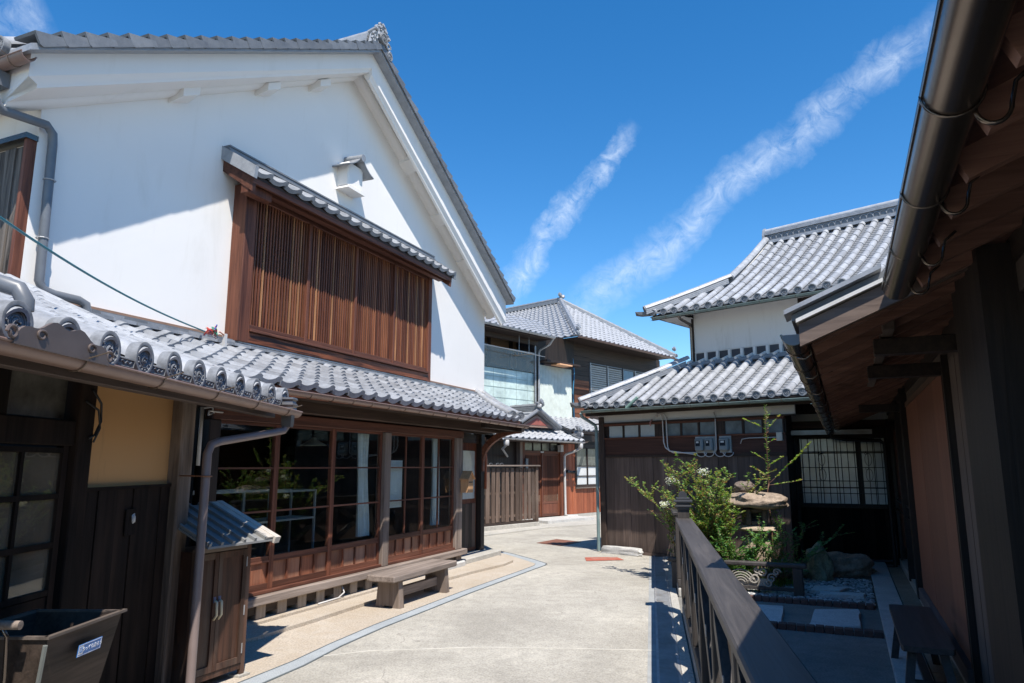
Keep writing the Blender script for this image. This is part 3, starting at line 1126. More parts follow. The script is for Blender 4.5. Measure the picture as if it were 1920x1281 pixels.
# lintel, sill and posts
part('lintel', W_REDX, kura, -.62, 4.46, -.06, .05, 1.975, 2.085, c=.008)
part('sill', W_GREYX, kura, -.70, 4.50, -.07, .115, .215, .30, c=.010)
part('sill_rail', W_REDX, kura, -.62, 4.40, -.05, .045, .302, .335, c=.004)
part('ground_beam', W_DARKX, kura, -.70, 4.42, -.10, .03, .125, .213)
part('foundation_strip', CONC_B, kura, -1.2, 2.62, -.10, .13, .0, .075)
part('base_wall', CREAM, kura, -.9, 4.42, -.16, -.10, 0, .16)
part('corner_stone', STONE, kura, 3.75, 4.46, -.10, .11, .0, .13, c=.02)
for k in range(11):
    s = -.52 + k * .305
    if s > 2.75: break
    part('short_post', wood('short_post_wood', (.20, .16, .125), (.40, .33, .26), 'z', .8), kura, s, s + .135, -.09, .045, .075, .21, c=.005)
part('corner_post_foot', W_GREY, kura, 4.26, 4.42, -.08, .05, .13, .215)
posts = [(-.66, -.52, W_DARK, 'post'), (2.245, 2.385, W_GREY, 'post'), (4.22, 4.42, W_GREY, 'corner_post')]
for a, b, m_, nm in posts:
    part(nm, m_, kura, a, b, -.08, .055, .302, 1.975, c=.008)


def shop_window(a, b, mull, panels, name='sliding_window'):
    """a framed sliding glass door: stiles, rails, panes, lower boarded panel"""
    fr = MB()
    fr.cbox(a, a + .036, -.035, .010, .335, 1.972, c=.003)
    f = fr.build(name, W_RED, kura)
    part('stile', W_RED, f, b - .036, b, -.035, .010, .335, 1.972)
    part('rail', W_REDX, f, a + .036, b - .036, -.03, .006, .335, .395)
    part('rail', W_REDX, f, a + .036, b - .036, -.03, .006, .615, .655)
    part('rail', W_REDX, f, a + .036, b - .036, -.03, .006, 1.945, 1.972)
    rows = [.655, 1.095, 1.525, 1.945]
    cols = [a + .036] + ([(a + b) / 2] if mull else []) + [b - .036]
    for z in rows[1:-1]:
        part('glazing_bar', W_REDX, f, a + .036, b - .036, -.022, .002, z - .009, z + .009)
    for c in cols[1:-1]:
        part('glazing_bar', W_RED, f, c - .009, c + .009, -.0215, .0015, .655, 1.945)
    for i in range(len(cols) - 1):
        for j in range(3):
            part('pane', GLASS, f, cols[i], cols[i + 1], -.0125, -.0095, rows[j], rows[j + 1])
    w = (b - a - .072) / panels
    for k in range(panels):
        part('panel_board', W_PANEL, f, a + .036 + k * w + .002, a + .036 + (k + 1) * w - .002, -.026, -.014, .395, .615)
        if k:
            part('panel_batten', W_RED, f, a + .036 + k * w - .010, a + .036 + k * w + .010, -.0135, .004, .395, .60)
    part('panel_rail', W_REDX, f, a + .036, b - .036, -.0135, .010, .595, .6145)
    return f


shop_window(-.52, .30, False, 3)
shop_window(.30, 1.24, False, 4)
shop_window(1.24, 2.235, False, 4)
shop_window(2.395, 3.28, True, 4)
shop_window(3.28, 4.215, True, 4)
# interior behind the glass
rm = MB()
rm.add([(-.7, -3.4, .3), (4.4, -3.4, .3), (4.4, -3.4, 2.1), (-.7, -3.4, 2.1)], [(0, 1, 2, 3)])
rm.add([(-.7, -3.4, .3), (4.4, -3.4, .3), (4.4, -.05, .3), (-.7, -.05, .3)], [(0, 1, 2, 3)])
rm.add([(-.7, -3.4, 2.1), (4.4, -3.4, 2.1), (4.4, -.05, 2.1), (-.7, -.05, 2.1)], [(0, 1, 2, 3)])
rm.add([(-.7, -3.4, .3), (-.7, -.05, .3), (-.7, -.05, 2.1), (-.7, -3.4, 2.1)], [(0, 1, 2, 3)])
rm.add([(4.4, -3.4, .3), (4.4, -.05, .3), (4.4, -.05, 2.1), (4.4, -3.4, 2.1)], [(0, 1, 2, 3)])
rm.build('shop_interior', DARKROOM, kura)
# deep entrance bay past the corner
part('entrance_wall', W_DARK, kura, 4.42, 5.80, -.55, -.50, 0, 2.2)
part('entrance_step', CONC, kura, 4.47, 5.90, -.50, .06, 0, .13, c=.015)
part('entrance_post', W_DARK, kura, 5.66, 5.80, -.38, -.22, .13, 2.2, c=.006)
part('entrance_wall_side', W_GREY, kura, 4.42, 4.50, -.50, -.10, .13, 2.0)
part('entrance_lintel', W_DARKX, kura, 4.42, 5.66, -.36, -.27, 1.93, 2.08)
dd = part('entrance_door', W_RED, kura, 4.55, 5.64, -.345, -.31, .14, 1.93)
for k in range(8):
    part('door_board', W_PLANK if k % 2 else W_DARK, dd, 4.60 + k * .125, 4.60 + k * .125 + .12, -.308, -.298, .20, .92)
part('door_glass', FROST, dd, 4.66, 5.05, -.308, -.300, 1.0, 1.80)
part('door_glass', FROST, dd, 5.12, 5.56, -.308, -.300, 1.0, 1.80)
part('door_notice', PAPER, dd, 4.80, 4.98, -.298, -.294, 1.55, 1.80)
# curved bracket carrying the eave at the far corner
br = MB()
arc = [(5.68, .12 + .42 * math.sin(t), 1.72 + .46 * (1 - math.cos(t))) for t in [k * math.pi / 2 / 8 for k in range(9)]]
arc = [(5.72, -.25, 1.45)] + [(5.72, -.25 + .75 * (1 - math.cos(t)), 1.60 + .55 * math.sin(t)) for t in [k * math.pi / 2 / 8 for k in range(9)]]
for p, q in zip(arc, arc[1:]):
    br.beam(p, q, .09, .10)
br.build('curved_bracket', W_REDX, kura)
part('eave_beam', W_DARKX, kura, 5.60, 5.74, -.5, .56, 2.12, 2.24, c=.01)
part('eave_beam', W_DARKX, kura, 4.38, 5.7, .38, .46, 2.13, 2.235)
part('sign_board', W_RUST, kura, 5.81, 5.85, -.36, -.20, 1.15, 1.86)
# body of the building beyond the entrance, under the oblique roof end
bd = MB()
bd.prism([(5.80, -.5), (7.60, WN), (5.80, WN)], 'z', 0, 2.6)
bd.build('rear_wall', W_DARK, kura)

# curtains
def curtain(s0, s1, n, lab, lean=0):
    mb = MB()
    def f(u, v):
        g = 1 - .35 * math.sin(math.pi * min(1, v * 1.2)) * lean
        s = s0 + (s1 - s0) * u * g + lean * .10 * v
        return (s, n + .022 * math.sin(u * 26 + v * 2) + .01 * math.sin(u * 61), 1.95 - 1.27 * v)
    mb.grid(f, 60, 14)
    o = mb.build('curtain', CURTAIN, None, smooth=True)
    o.matrix_world = FM.mat
    o['label'] = lab; o['category'] = 'curtain'; o['group'] = 'white curtains behind the shop windows'
    return o


curtain(1.93, 2.17, -.16, 'white curtain hanging behind the third shop window, beside the grey main post', .5)
curtain(3.83, 4.03, -.16, 'white curtain hanging behind the last shop window, near the wooden mailbox', 0)
# display cases: pale metal frames with a shelf
def case(s0, s1, n0, n1, z0, z1, lab):
    t = thing('display_case', lab, 'display case', FM, (s0, n0, z0), 'display cases inside the shop')
    w, d, h = s1 - s0, n1 - n0, z1 - z0
    al = plain('pale_aluminium', (.34, .35, .36), .4, .2)
    for z in (0, h * .66, h):
        for e in ((0, w, 0, .022), (0, w, d - .022, d), (0, .022, .022, d - .022), (w - .022, w, .022, d - .022)):
            part('frame_bar', al, t, e[0], e[1], e[2], e[3], z, z + .022)
    for a in (0, w - .022):
        for b in (0, d - .022):
            part('frame_post', al, t, a, a + .022, b, b + .022, .022, h)
    part('shelf', plain('case_shelf', (.45, .45, .44), .5), t, .022, w - .022, .022, d - .022, h * .66 + .005, h * .66 + .015)
    part('case_back', DARKROOM, t, .03, w - .03, .01, .02, .03, h * .62)


case(-.60, .52, -.62, -.22, .32, 1.28, 'glass display case with pale metal frame behind the two nearest shop windows')
case(.70, 1.5, -.80, -.42, .32, 1.25, 'glass display case with pale metal frame behind the second and third shop windows')
o = MB().box(2.50, 2.86, -.075, -.07, 1.0, 1.62).build('poster', PAPER); o.matrix_world = FM.mat
o['label'] = 'plain white paper sheet hung inside the fourth shop window'; o['category'] = 'poster'
# lamp shade inside
t = thing('pendant_lamp', 'conical enamel pendant lamp hanging inside the third shop window', 'lamp', FM, (1.75, -.7, 1.80))
mb = MB(); mb.tube([(0, 0, .10), (0, 0, .07), (0, 0, .0)], [.03, .05, .17], 20, False); mb.build('lamp_shade', plain('enamel_white', (.6, .62, .55), .3), t, smooth=True)
mb = MB(); mb.tube([(0, 0, .10), (0, 0, .3)], .004, 5); mb.build('cord', BLACK, t)

# mailbox shaped like a little house on the corner post
t = thing('mailbox', 'small house-shaped wooden mailbox hanging on the corner post beside the entrance', 'mailbox', FM, (4.43, .06, 1.14))
mb = MB(); mb.prism([(-.085, 0), (.085, 0), (.085, .22), (0, .31), (-.085, .22)], 'n', 0, .13); mb.build('box', W_TAN, t)
for sx in (-1, 1):
    mb = MB(); mb.beam((0, -.01, .325), (sx * .12, -.01, .20), .001, .001)
    mb = MB(); mb.loft([(0, -.015, .312), (sx * .115, -.015, .198), (sx * .115, -.015, .212), (0, -.015, .330)],
                       [(0, .155, .312), (sx * .115, .155, .198), (sx * .115, .155, .212), (0, .155, .330)])
    mb.build('roof_board', W_TAN, t)
mb = MB(); mb.box(-.06, .06, .1302, .134, .15, .165); mb.build('slot', BLACK, t)

# bench in front of the shop
t = thing('bench', 'thick grey weathered plank bench standing below the shop windows', 'bench', FM, (1.93, .71, 0))
tp = MB(); tp.cbox(-.72, .74, -.175, .180, .305, .375, c=.012); tp.build('seat', W_GREYX, t)
for s in (-.55, .50):
    mb = MB()
    mb.prism([(-.16, 0), (-.07, 0), (-.05, .035), (.05, .035), (.07, 0), (.16, 0), (.13, .305), (-.13, .305)], 's', s, s + .085)
    mb.build('leg', W_GREY, t)
mb = MB(); mb.cbox(-.465, .50, -.03, .03, .10, .20, c=.004); mb.build('stretcher', W_GREYX, t)
mb = MB(); mb.cbox(-.48, .52, -.12, -.07, .235, .302, c=.004); mb.build('apron_rail', W_GREYX, t)
# bent conduit under the sill near the bench
mb = MB(); mb.tube([(1.42, .06, .20), (1.42, .10, .13), (1.30, .11, .09), (.95, .11, .085)], .009, 8)
o = mb.build('conduit', PVC, kura, smooth=True)

# ------------------------------------------------------------------ near left house (frame FL)
lh = thing('old_left_house', 'dark old timber house with ochre clay panel and silver tiled eave at the left edge', 'building', FL)
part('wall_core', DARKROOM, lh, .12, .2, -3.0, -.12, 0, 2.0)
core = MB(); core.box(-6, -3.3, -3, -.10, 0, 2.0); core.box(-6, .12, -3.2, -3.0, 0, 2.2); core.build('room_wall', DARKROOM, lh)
part('corner_post', W_BLEACH, lh, .04, .23, -.14, .03, 0, 2.02, c=.012)
part('clay_panel', CLAY, lh, -.98, .04, -.10, -.055, 1.42, 2.06)
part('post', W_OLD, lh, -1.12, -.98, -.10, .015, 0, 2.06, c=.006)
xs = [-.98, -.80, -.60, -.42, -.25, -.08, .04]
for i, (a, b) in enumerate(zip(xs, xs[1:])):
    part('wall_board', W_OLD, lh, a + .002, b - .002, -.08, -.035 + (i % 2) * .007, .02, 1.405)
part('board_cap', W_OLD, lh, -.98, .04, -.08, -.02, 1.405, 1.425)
mb = MB(); mb.rock((-.42, -.018, 1.22), (.016, .010, .03), 2, .3); mb.build('hook_plate', METAL_LT, lh)
part('tan_patch', W_OLD, lh, -.50, -.38, -.028, -.022, 1.12, 1.28)
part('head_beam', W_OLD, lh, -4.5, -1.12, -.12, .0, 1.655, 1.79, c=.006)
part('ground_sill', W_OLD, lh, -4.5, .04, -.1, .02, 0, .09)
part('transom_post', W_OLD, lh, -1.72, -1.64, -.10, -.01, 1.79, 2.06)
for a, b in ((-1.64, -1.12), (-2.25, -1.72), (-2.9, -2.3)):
    part('transom_pane', FROST if 0 else plain('mottled_dark_glass', (.085, .08, .068), .25, var=.5, scale=5), lh, a + .02, b - .02, -.07, -.06, 1.80, 2.05)  # dark panes with a mottled tone
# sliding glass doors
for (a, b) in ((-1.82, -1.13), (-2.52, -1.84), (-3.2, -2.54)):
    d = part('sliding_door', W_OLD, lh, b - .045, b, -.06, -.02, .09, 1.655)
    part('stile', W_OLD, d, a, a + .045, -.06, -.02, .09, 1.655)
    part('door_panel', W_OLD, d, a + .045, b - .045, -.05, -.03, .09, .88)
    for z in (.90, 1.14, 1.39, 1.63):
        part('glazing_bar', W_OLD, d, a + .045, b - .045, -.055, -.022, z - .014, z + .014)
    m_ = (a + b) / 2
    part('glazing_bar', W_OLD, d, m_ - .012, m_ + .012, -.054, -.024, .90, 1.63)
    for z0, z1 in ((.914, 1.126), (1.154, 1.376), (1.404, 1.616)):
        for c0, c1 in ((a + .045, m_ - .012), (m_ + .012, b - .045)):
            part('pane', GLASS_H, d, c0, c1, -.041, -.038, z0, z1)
# roof
LE, LZ = .47, 2.085                                    # eave edge and tile height there
lz = lambda n: LZ + (LE - n) * .42 - .05 * math.sin(min(1, max(0, (LE - n) / 2.6)) * math.pi)
lend = lambda n: .84 + max(0, (LE - n)) * .58
rf = MB()
def lr(u, v, dz=-.05):
    n = LE - .01 - 2.9 * v
    return (-5 + (lend(n) + 5) * u, n, lz(n) + dz)
rf.grid(lambda u, v: lr(u, v, -.045), 6, 10)
rf.grid(lambda u, v: lr(u, v, -.085), 6, 10)
rf.grid(lambda u, v: (-5 + (lend(LE) + 5) * u, LE - .01, LZ - .085 + .04 * v), 2, 1)
LR = rf.build('roof', W_DARKX, lh)
lfn = lambda u, v: (-2.31 - 4 * .312 + u * .312, LE - v * .262 * .93, lz(LE - v * .262 * .93))
for k in range(15):
    s = -2.31 - 4 * .312 + k * .312
    for j in range(10):
        n = LE - j * .262 * .93
        if s > lend(n) - .02: continue
        M = frame_at(lfn, k, j)
        inst('round_tile', ROUND, LR, M @ jit(.003, .006))
    if s <= lend(LE):
        inst('crest_tile', CAP_BIG, LR, Matrix.Translation((s, -LE - .008, LZ + .012)) @ Matrix.Rotation(R(random.uniform(-8, 8)), 4, 'Y'))
# concave pans between the round rows (stepped courses)
pn = MB()
for k in range(15):
    s0 = -2.31 - 3.5 * .312 + (k - .5) * .312 + .05
    for j in range(22):
        n0, n1 = LE - j * .115, LE - (j + 1) * .115 - .02
        if s0 > lend(n0) - .1: continue
        pts, F = [], []
        for (n, dz) in ((n0, .004), (n1, -.012)):
            for q in range(5):
                t = q / 4
                pts.append((s0 + .212 * t, n, lz(n) + dz - .022 * math.sin(math.pi * t)))
        for q in range(5):
            pts.append((s0 + .212 * q / 4, n0, lz(n0) - .016 - .022 * math.sin(math.pi * q / 4)))
        for q in range(4):
            F.append((q, q + 1, 6 + q, 5 + q)); F.append((10 + q, 11 + q, q + 1, q))
        pn.add(pts, F)
pn.build('pan_tiles', TILE_S, LR, kind='stuff')
# decorated flat eave tiles
fl = MB(True)
fl.prism([(-.075, -.028), (.075, -.028), (.085, .022), (-.085, .022)], 'n', -.012, .05)
fl.tube([(-.07, -.014, -.022), (.07, -.014, -.022), (.078, -.014, .016), (-.078, -.014, .016), (-.07, -.014, -.022)], .004, 5)
fl.tube([(-.05, -.014, 0), (-.03, -.014, .008), (-.01, -.014, -.008), (.01, -.014, .006), (.03, -.014, -.006), (.05, -.014, .004)], .005, 5)
FLT = fl.mesh('flat_eave_tile', TILE_D)
for k in range(14):
    s = -2.31 - 3.5 * .312 + k * .312
    if s > .8: break
    inst('flat_eave_tile', FLT, LR, Matrix.Translation((s, -LE + .01, LZ - .028)))
# eave timber and gutter
part('eave_beam', wood('aged_eave_beam', (.05, .035, .03), (.13, .095, .08), 'x', .65), lh, -5, .93, .30, .37, 1.945, 2.03, c=.004)
part('soffit', W_DARKX, lh, -5, .9, -.1, .31, 2.03, 2.045)
gutter(lh, (-5, .53, 2.005), (.98, .53, 1.995), .050, METAL_BR, .62)
# ornate rainwater head with elbow and downpipe
hd = MB()
for i, (r0, z) in enumerate([(.052, 2.10), (.058, 2.085), (.045, 2.07), (.05, 2.055), (.062, 2.04), (.05, 2.02), (.055, 2.0), (.042, 1.96), (.040, 1.90), (.036, 1.86)]):
    if i: hd.loft([(.80 - p, .52 - q, z0) for p, q in ((-r1, -r1), (r1, -r1), (r1, r1), (-r1, r1))], [(.80 - p, .52 - q, z) for p, q in ((-r0, -r0), (r0, -r0), (r0, r0), (-r0, r0))])
    r1, z0 = r0, z
hd.build('rainwater_head', METAL_DK if 0 else plain('dark_zinc', (.10, .10, .105), .4, .5), lh)
mb = MB()
mb.tube([(.80, .52, 1.92), (.80, .515, 1.87), (.77, .50, 1.83), (.66, .46, 1.81), (-.05, .335, 1.715), (-.12, .31, 1.69), (-.145, .30, 1.63), (-.15, .30, .0)], .029, 12)
DP2 = mb.build('downpipe', METAL_PK, lh, angle=50)
mb = MB(); mb.tube([(-.148 + math.cos(t) * .038, .30 + math.sin(t) * .038, 1.48) for t in [k * math.pi / 6 for k in range(13)]], .005, 5); mb.tube([(-.148, .26, 1.48), (.05, .03, 1.48)], .005, 5)
mb.build('pipe_clamp', plain('rusty_iron_clamp', (.2, .09, .05), .7), DP2, kind=None)
# cloud-shaped cast ornament standing on the gutter
mb = MB()
outl = []
for i in range(25):
    t = i / 24
    x = -2.46 + .60 * t
    z = 2.02 + .085 * math.sin(math.pi * t) ** .7 + .012 * math.sin(t * 22)
    outl.append((x, z))
mb.prism(outl + [(-1.86, 1.99), (-2.46, 1.99)], 'n', .578, .592)
for c, sg in ((-2.47, -1), (-1.86, 1)):
    mb.tube([(c + sg * math.cos(t) * .028 * (1 - t / 12), .588, 2.03 + math.sin(t) * .028 * (1 - t / 12)) for t in [k * .5 for k in range(14)]], .007, 6)
for c in (-2.32, -2.0):
    mb.tube([(c + math.cos(t) * .03 * (1 - t / 12), .594, 2.045 + math.sin(t) * .022 * (1 - t / 12)) for t in [k * .5 for k in range(14)]], .005, 6)
mb.build('gutter_ornament', plain('old_bronze', (.16, .125, .11), .5, .3), lh, angle=40)
# white rain pipe running over the tiles and down into the gutter
mb = MB()
mb.tube([(-2.26, -.55, 2.66), (-2.25, .36, 2.265), (-2.245, .42, 2.245), (-2.24, .445, 2.21), (-2.24, .45, 2.03)], .030, 12)
mb.build('rain_pipe', PVC, lh, angle=50)
mb = MB()
mb.tube([(-2.25, .33, 2.278), (-2.245, .425, 2.247), (-2.24, .452, 2.20), (-2.24, .453, 2.16)], .034, 12)
mb.build('pipe_elbow', METAL_GY, lh, angle=50)
# loose cables by the panel
mb = MB()
mb.tube([(-1.05, .03, 1.97), (-.96, .03, 1.90), (-.93, .02, 1.80), (-.98, .02, 1.72), (-1.03, .02, 1.70)], .007, 6)
mb.tube([(-1.10, .03, 1.90), (-.98, .03, 1.86), (-.95, .03, 1.76), (-1.0, .03, 1.68)], .006, 6)
mb.build('cable_loops', BLACK, lh, smooth=True, kind='stuff')
mb = MB(); mb.tube([(.25, .06, 1.98), (.25, .06, 1.55)], .014, 8); mb.build('conduit', PVC, lh, smooth=True)
mb = MB(); mb.tube([(.25, .06, 1.97), (.35, .09, 1.99), (.45, .06, 1.95), (.36, .06, 1.93), (.30, .09, 1.955), (.52, .1, 1.96)], .007, 6); mb.build('cable', PVC, lh, smooth=True)

# service cable across the wall, tied off on the lower roof
cb = MB(True)
P = [(-2.55, 2.4, 2.90), (-2.91, 3.82, 2.92), (-3.18, 4.83, 2.90), (-3.38, 6.05, 2.935), (-3.50, 7.75, 3.03)]
pts = []
for i in range(25):
    t = i / 24
    x = -2.55 + (-3.42 + 2.55) * t ** .75
    y = 2.4 + 5.45 * t
    z = 2.965 + .06 * t - .16 * math.sin(math.pi * t) * .6
    pts.append((x, y, z))
cb.tube(pts, .008, 6)
o = cb.build('service_cable', plain('teal_cable', (.02, .16, .20), .5), smooth=True)
o['label'] = 'thin teal service cable sagging across the white wall to the lower roof'; o['category'] = 'cable'
t = thing('cable_junction', 'small junction of coloured wires on a white stand on the lower shop roof', 'junction', FM, (JS, -.80, 2.87))
for c, m_ in (((.5, .04, .03), 'red_wire'), ((.03, .12, .5), 'blue_wire'), ((.02, .3, .2), 'green_wire'), ((.55, .5, .45), 'white_wire')):
    mb = MB()
    q = [(random.uniform(-.09, .09), random.uniform(-.05, .08), random.uniform(.05, .19)) for _ in range(7)]
    mb.tube(q, .007, 5)
    mb.build('wire', plain(m_, c, .5), t, smooth=True)
part('stand', PVC, t, .16, .19, -.02, .02, -.10, .12)
mb = MB(); mb.tube([(.0, 0, .10), (.10, 0, .13), (.17, 0, .10)], .008, 5); mb.build('wire', plain('copper_wire', (.5, .2, .12), .5), t, smooth=True)
mb = MB(); mb.cbox(-.06, .04, -.03, .03, .08, .14); mb.build('splice', plain('splice_red', (.28, .07, .06), .5), t)

# ------------------------------------------------------------------ storage cabinet with metal roof (frame FM)
t = thing('storage_cabinet', 'dark wooden two-door cabinet with ribbed metal roof against the left house corner', 'cabinet', FM, (-1.42, 1.12, 0))
CW = wood('cabinet_wood', (.018, .009, .006), (.10, .045, .028), 'z', .5, bleach=(.12, .085, .065))
part('carcass', CW, t, -.30, .235, -.36, -.03, .08, .95)
for a in (-.30, .195):
    part('leg', CW, t, a, a + .04, -.03, .0, .0, .97)
    part('leg', CW, t, a, a + .04, -.36, -.32, .0, .08)
part('top_rail', W_GREYX, t, -.26, .195, -.03, -.002, .935, .97)
part('bottom_rail', CW, t, -.26, .195, -.03, -.002, .07, .11)
part('foot_block', CONC, t, .16, .27, -.08, .03, 0, .03)
for (a, b, hs) in ((-.255, -.085, -1), (-.080, .190, 1)):
    d = part('door', CW, t, a, b, -.028, -.008, .115, .93)
    for e in ((a, a + .035), (b - .035, b)):
        part('door_stile', CW, d, e[0], e[1], -.008, .006, .115, .93)
    for z in (.115, .885):
        part('door_rail', CW, d, a + .035, b - .035, -.008, .005, z, z + .045)
    hx = b - .02 if hs < 0 else a + .02
    mb = MB(); mb.tube([(hx, .006, .60), (hx, .03, .59), (hx, .035, .50), (hx - .004, .012, .47)], .009, 8)
    mb.build('handle', plain('ivory_handle', (.55, .47, .32), .4), d, smooth=True)
    part('handle_plate', plain('blue_steel', (.08, .1, .2), .4, .4), d, hx - .012, hx + .012, .006, .010, .585, .625)
for z in (.80, .45, .18):
    part('hinge', METAL_LT, t, .186, .196, .002, .008, z, z + .07)
rfm = MB()
rfm.loft([(-.36, -.42, 1.235), (.31, -.42, 1.235), (.31, -.42, 1.25), (-.36, -.42, 1.25)], [(-.36, .17, .985), (.31, .17, .985), (.31, .17, 1.0), (-.36, .17, 1.0)])
rr = rfm.build('metal_roof', plain('zinc_roof', (.20, .205, .205), .75, 0, dirt=((.3, .27, .23), .6), spec=.2), t)
for k in range(7):
    s = -.34 + k * .107
    mb = MB(); mb.beam((s, -.42, 1.258), (s, .172, 1.010), .022, .026); mb.build('rib', MATS['zinc_roof'], rr)
mb = MB(); mb.beam((.30, -.43, 1.25), (.30, .19, .99), .055, .05); mb.build('edge_trim', plain('pale_trim', (.48, .44, .39), .6), rr)
mb = MB(); mb.beam((.235, -.42, 1.262), (.235, .175, 1.012), .08, .012); mb.build('edge_sheet', MATS['pale_trim'], rr)

# ------------------------------------------------------------------ wooden hand cart (world frame)
t = thing('hand_cart', 'old wooden box cart with round pole handle and a blue sticker on its side', 'cart', FL, (-1.60, .27, 0))
CT = wood('cart_wood', (.018, .013, .010), (.065, .047, .037), 'x', .65, bleach=(.085, .062, .05), spec=.2)
# local s = along depth, n = to the right
A0, A1, B0, B1 = -.28, .27, -.24, .19      # top rim s and n ranges
a0, a1, b0, b1 = -.26, .16, -.20, .13      # bottom
zt_, zb_ = .835, .37
def side(p, q, P_, Q_, th):
    mb = MB()
    v = [Vector((*p, zt_)), Vector((*q, zt_)), Vector((*Q_, zb_)), Vector((*P_, zb_))]
    nrm = (v[1] - v[0]).cross(v[3] - v[0]).normalized() * th
    mb.loft(v, [x + nrm for x in v])
    return mb
sd = side((A0, B1), (A1, B1), (a0, b1), (a1, b1), -.014).build('side_board', CT, t)
side((A0, B0), (A1, B0), (a0, b0), (a1, b0), .014).build('side_board', CT, t)
side((A0, B0), (A0, B1), (a0, b0), (a0, b1), -.014).build('end_board', CT, t)
side((A1, B0), (A1, B1), (a1, b0), (a1, b1), .014).build('end_board', CT, t)
part('floor_board', CT, t, a0, a1, b0, b1, zb_ - .015, zb_)
RIM = wood('cart_rim_wood', (.05, .04, .035), (.15, .12, .10), 'x', .6)
for (p, q) in (((A0 - .01, B1), (A1 + .03, B1)), ((A0 - .01, B0), (A1 + .02, B0)), ((A0, B0), (A0, B1)), ((A1, B0), (A1, B1))):
    mb = MB(); mb.beam((*p, zt_ + .006), (*q, zt_ + .006), .022, .012); mb.build('rim', RIM, t)
mb = MB(); mb.tube([(A0 - .02, B1 + .005, zt_ - .02), (a0 - .01, b1 + .006, zb_)], .010, 6); mb.build('corner_iron', plain('corroded_iron', (.16, .17, .16), .6, .3), t)
mb = MB(); mb.tube([(A0 - .09, -.55, .91), (A0 - .09, .13, .91)], .018, 12); mb.build('handle_pole', W_GREYX, t, angle=50)
for n in (-.17, .05):
    mb = MB(); mb.tube([(A0 - .09, n, .905), (A0 - .07, n + .015, .86), (A0 - .05, n + .01, .70), (a0 - .03, n - .02, .35), (a0 - .03, n - .02, .14)], .009, 7); mb.build('handle_rod', METAL_DK, t, smooth=True)
for n in (.165, -.235):
    mb = MB()
    for k in range(24):
        u, v = 2 * math.pi * k / 24, 2 * math.pi * (k + 1) / 24
        mb.beam((.02 + math.cos(u) * .15, n, .19 + math.sin(u) * .15), (.02 + math.cos(v) * .15, n, .19 + math.sin(v) * .15), .035, .045, (0, 1, 0))
    wh = mb.build('wheel', plain('grey_rubber', (.12, .11, .10), .8), t)
    mb = MB(); mb.tube([(.02, n - .02, .19), (.02, n + .02, .19)], .09, 16); mb.build('hub', METAL_DK, wh, angle=40)
mb = MB(); mb.tube([(.02, -.26, .19), (.02, .19, .19)], .012, 8); mb.build('axle', METAL_DK, t)
part('axle_bracket', METAL_DK, t, -.02, .06, -.2, .12, .19, .37)
# sticker
nv = (Vector((A1, -B1, zt_)) - Vector((A0, -B1, zt_))).cross(Vector((a0, -b1, zb_)) - Vector((A0, -B1, zt_))).normalized()
ex = (Vector((A1, -B1, zt_)) - Vector((A0, -B1, zt_))).normalized()
ez = (Vector((A0, -B1, zt_)) - Vector((a0, -b1, zb_))); ez = (ez - ex * ez.dot(ex)).normalized()
if nv.y > 0: nv = -nv
M = Matrix((ex, ez, nv)).transposed().to_4x4()
M.translation = Vector((A0 + .285, -B1, zt_ - .095)) + nv * .012 - ez * 0
mb = MB(True); mb.box(-.088, .088, -.026, .026, 0, .002)
stk = mb.build('sticker', plain('sticker_blue', (.03, .17, .50), .4, var=.03), t); stk.matrix_local = M
mb = MB(True)
for e in ((-.084, .084, .0215, .0235), (-.084, .084, -.0235, -.0215), (-.084, -.082, -.0215, .0215), (.082, .084, -.0215, .0215)):
    mb.box(*e, .002, .0026)
mb.box(-.080, -.050, -.018, .018, .002, .0024)
mb.build('sticker_border', plain('sticker_white', (.75, .77, .78), .5, var=.02), stk, kind='stuff')


def lettering(txt, size, parent, M, m_, name='lettering', ext=.0006):
    cu = bpy.data.curves.new(name, 'FONT')
    cu.body = txt; cu.size = size; cu.align_x = 'CENTER'; cu.align_y = 'CENTER'; cu.extrude = ext
    tmp = bpy.data.objects.new(name, cu); COL.objects.link(tmp)
    dg = bpy.context.evaluated_depsgraph_get()
    me = bpy.data.meshes.new_from_object(tmp.evaluated_get(dg))
    bpy.data.objects.remove(tmp)
    me.materials.clear(); me.materials.append(m_)
    o = bpy.data.objects.new(name, me); COL.objects.link(o)
    o.parent = parent; o.matrix_local = M
    return o


lettering('ゆっくり走ろう', .0215, stk, Matrix.Translation((.016, 0, .003)), MATS['sticker_white'])
lettering('ひ', .030, stk, Matrix.Translation((-.065, 0, .003)), MATS['sticker_blue'])
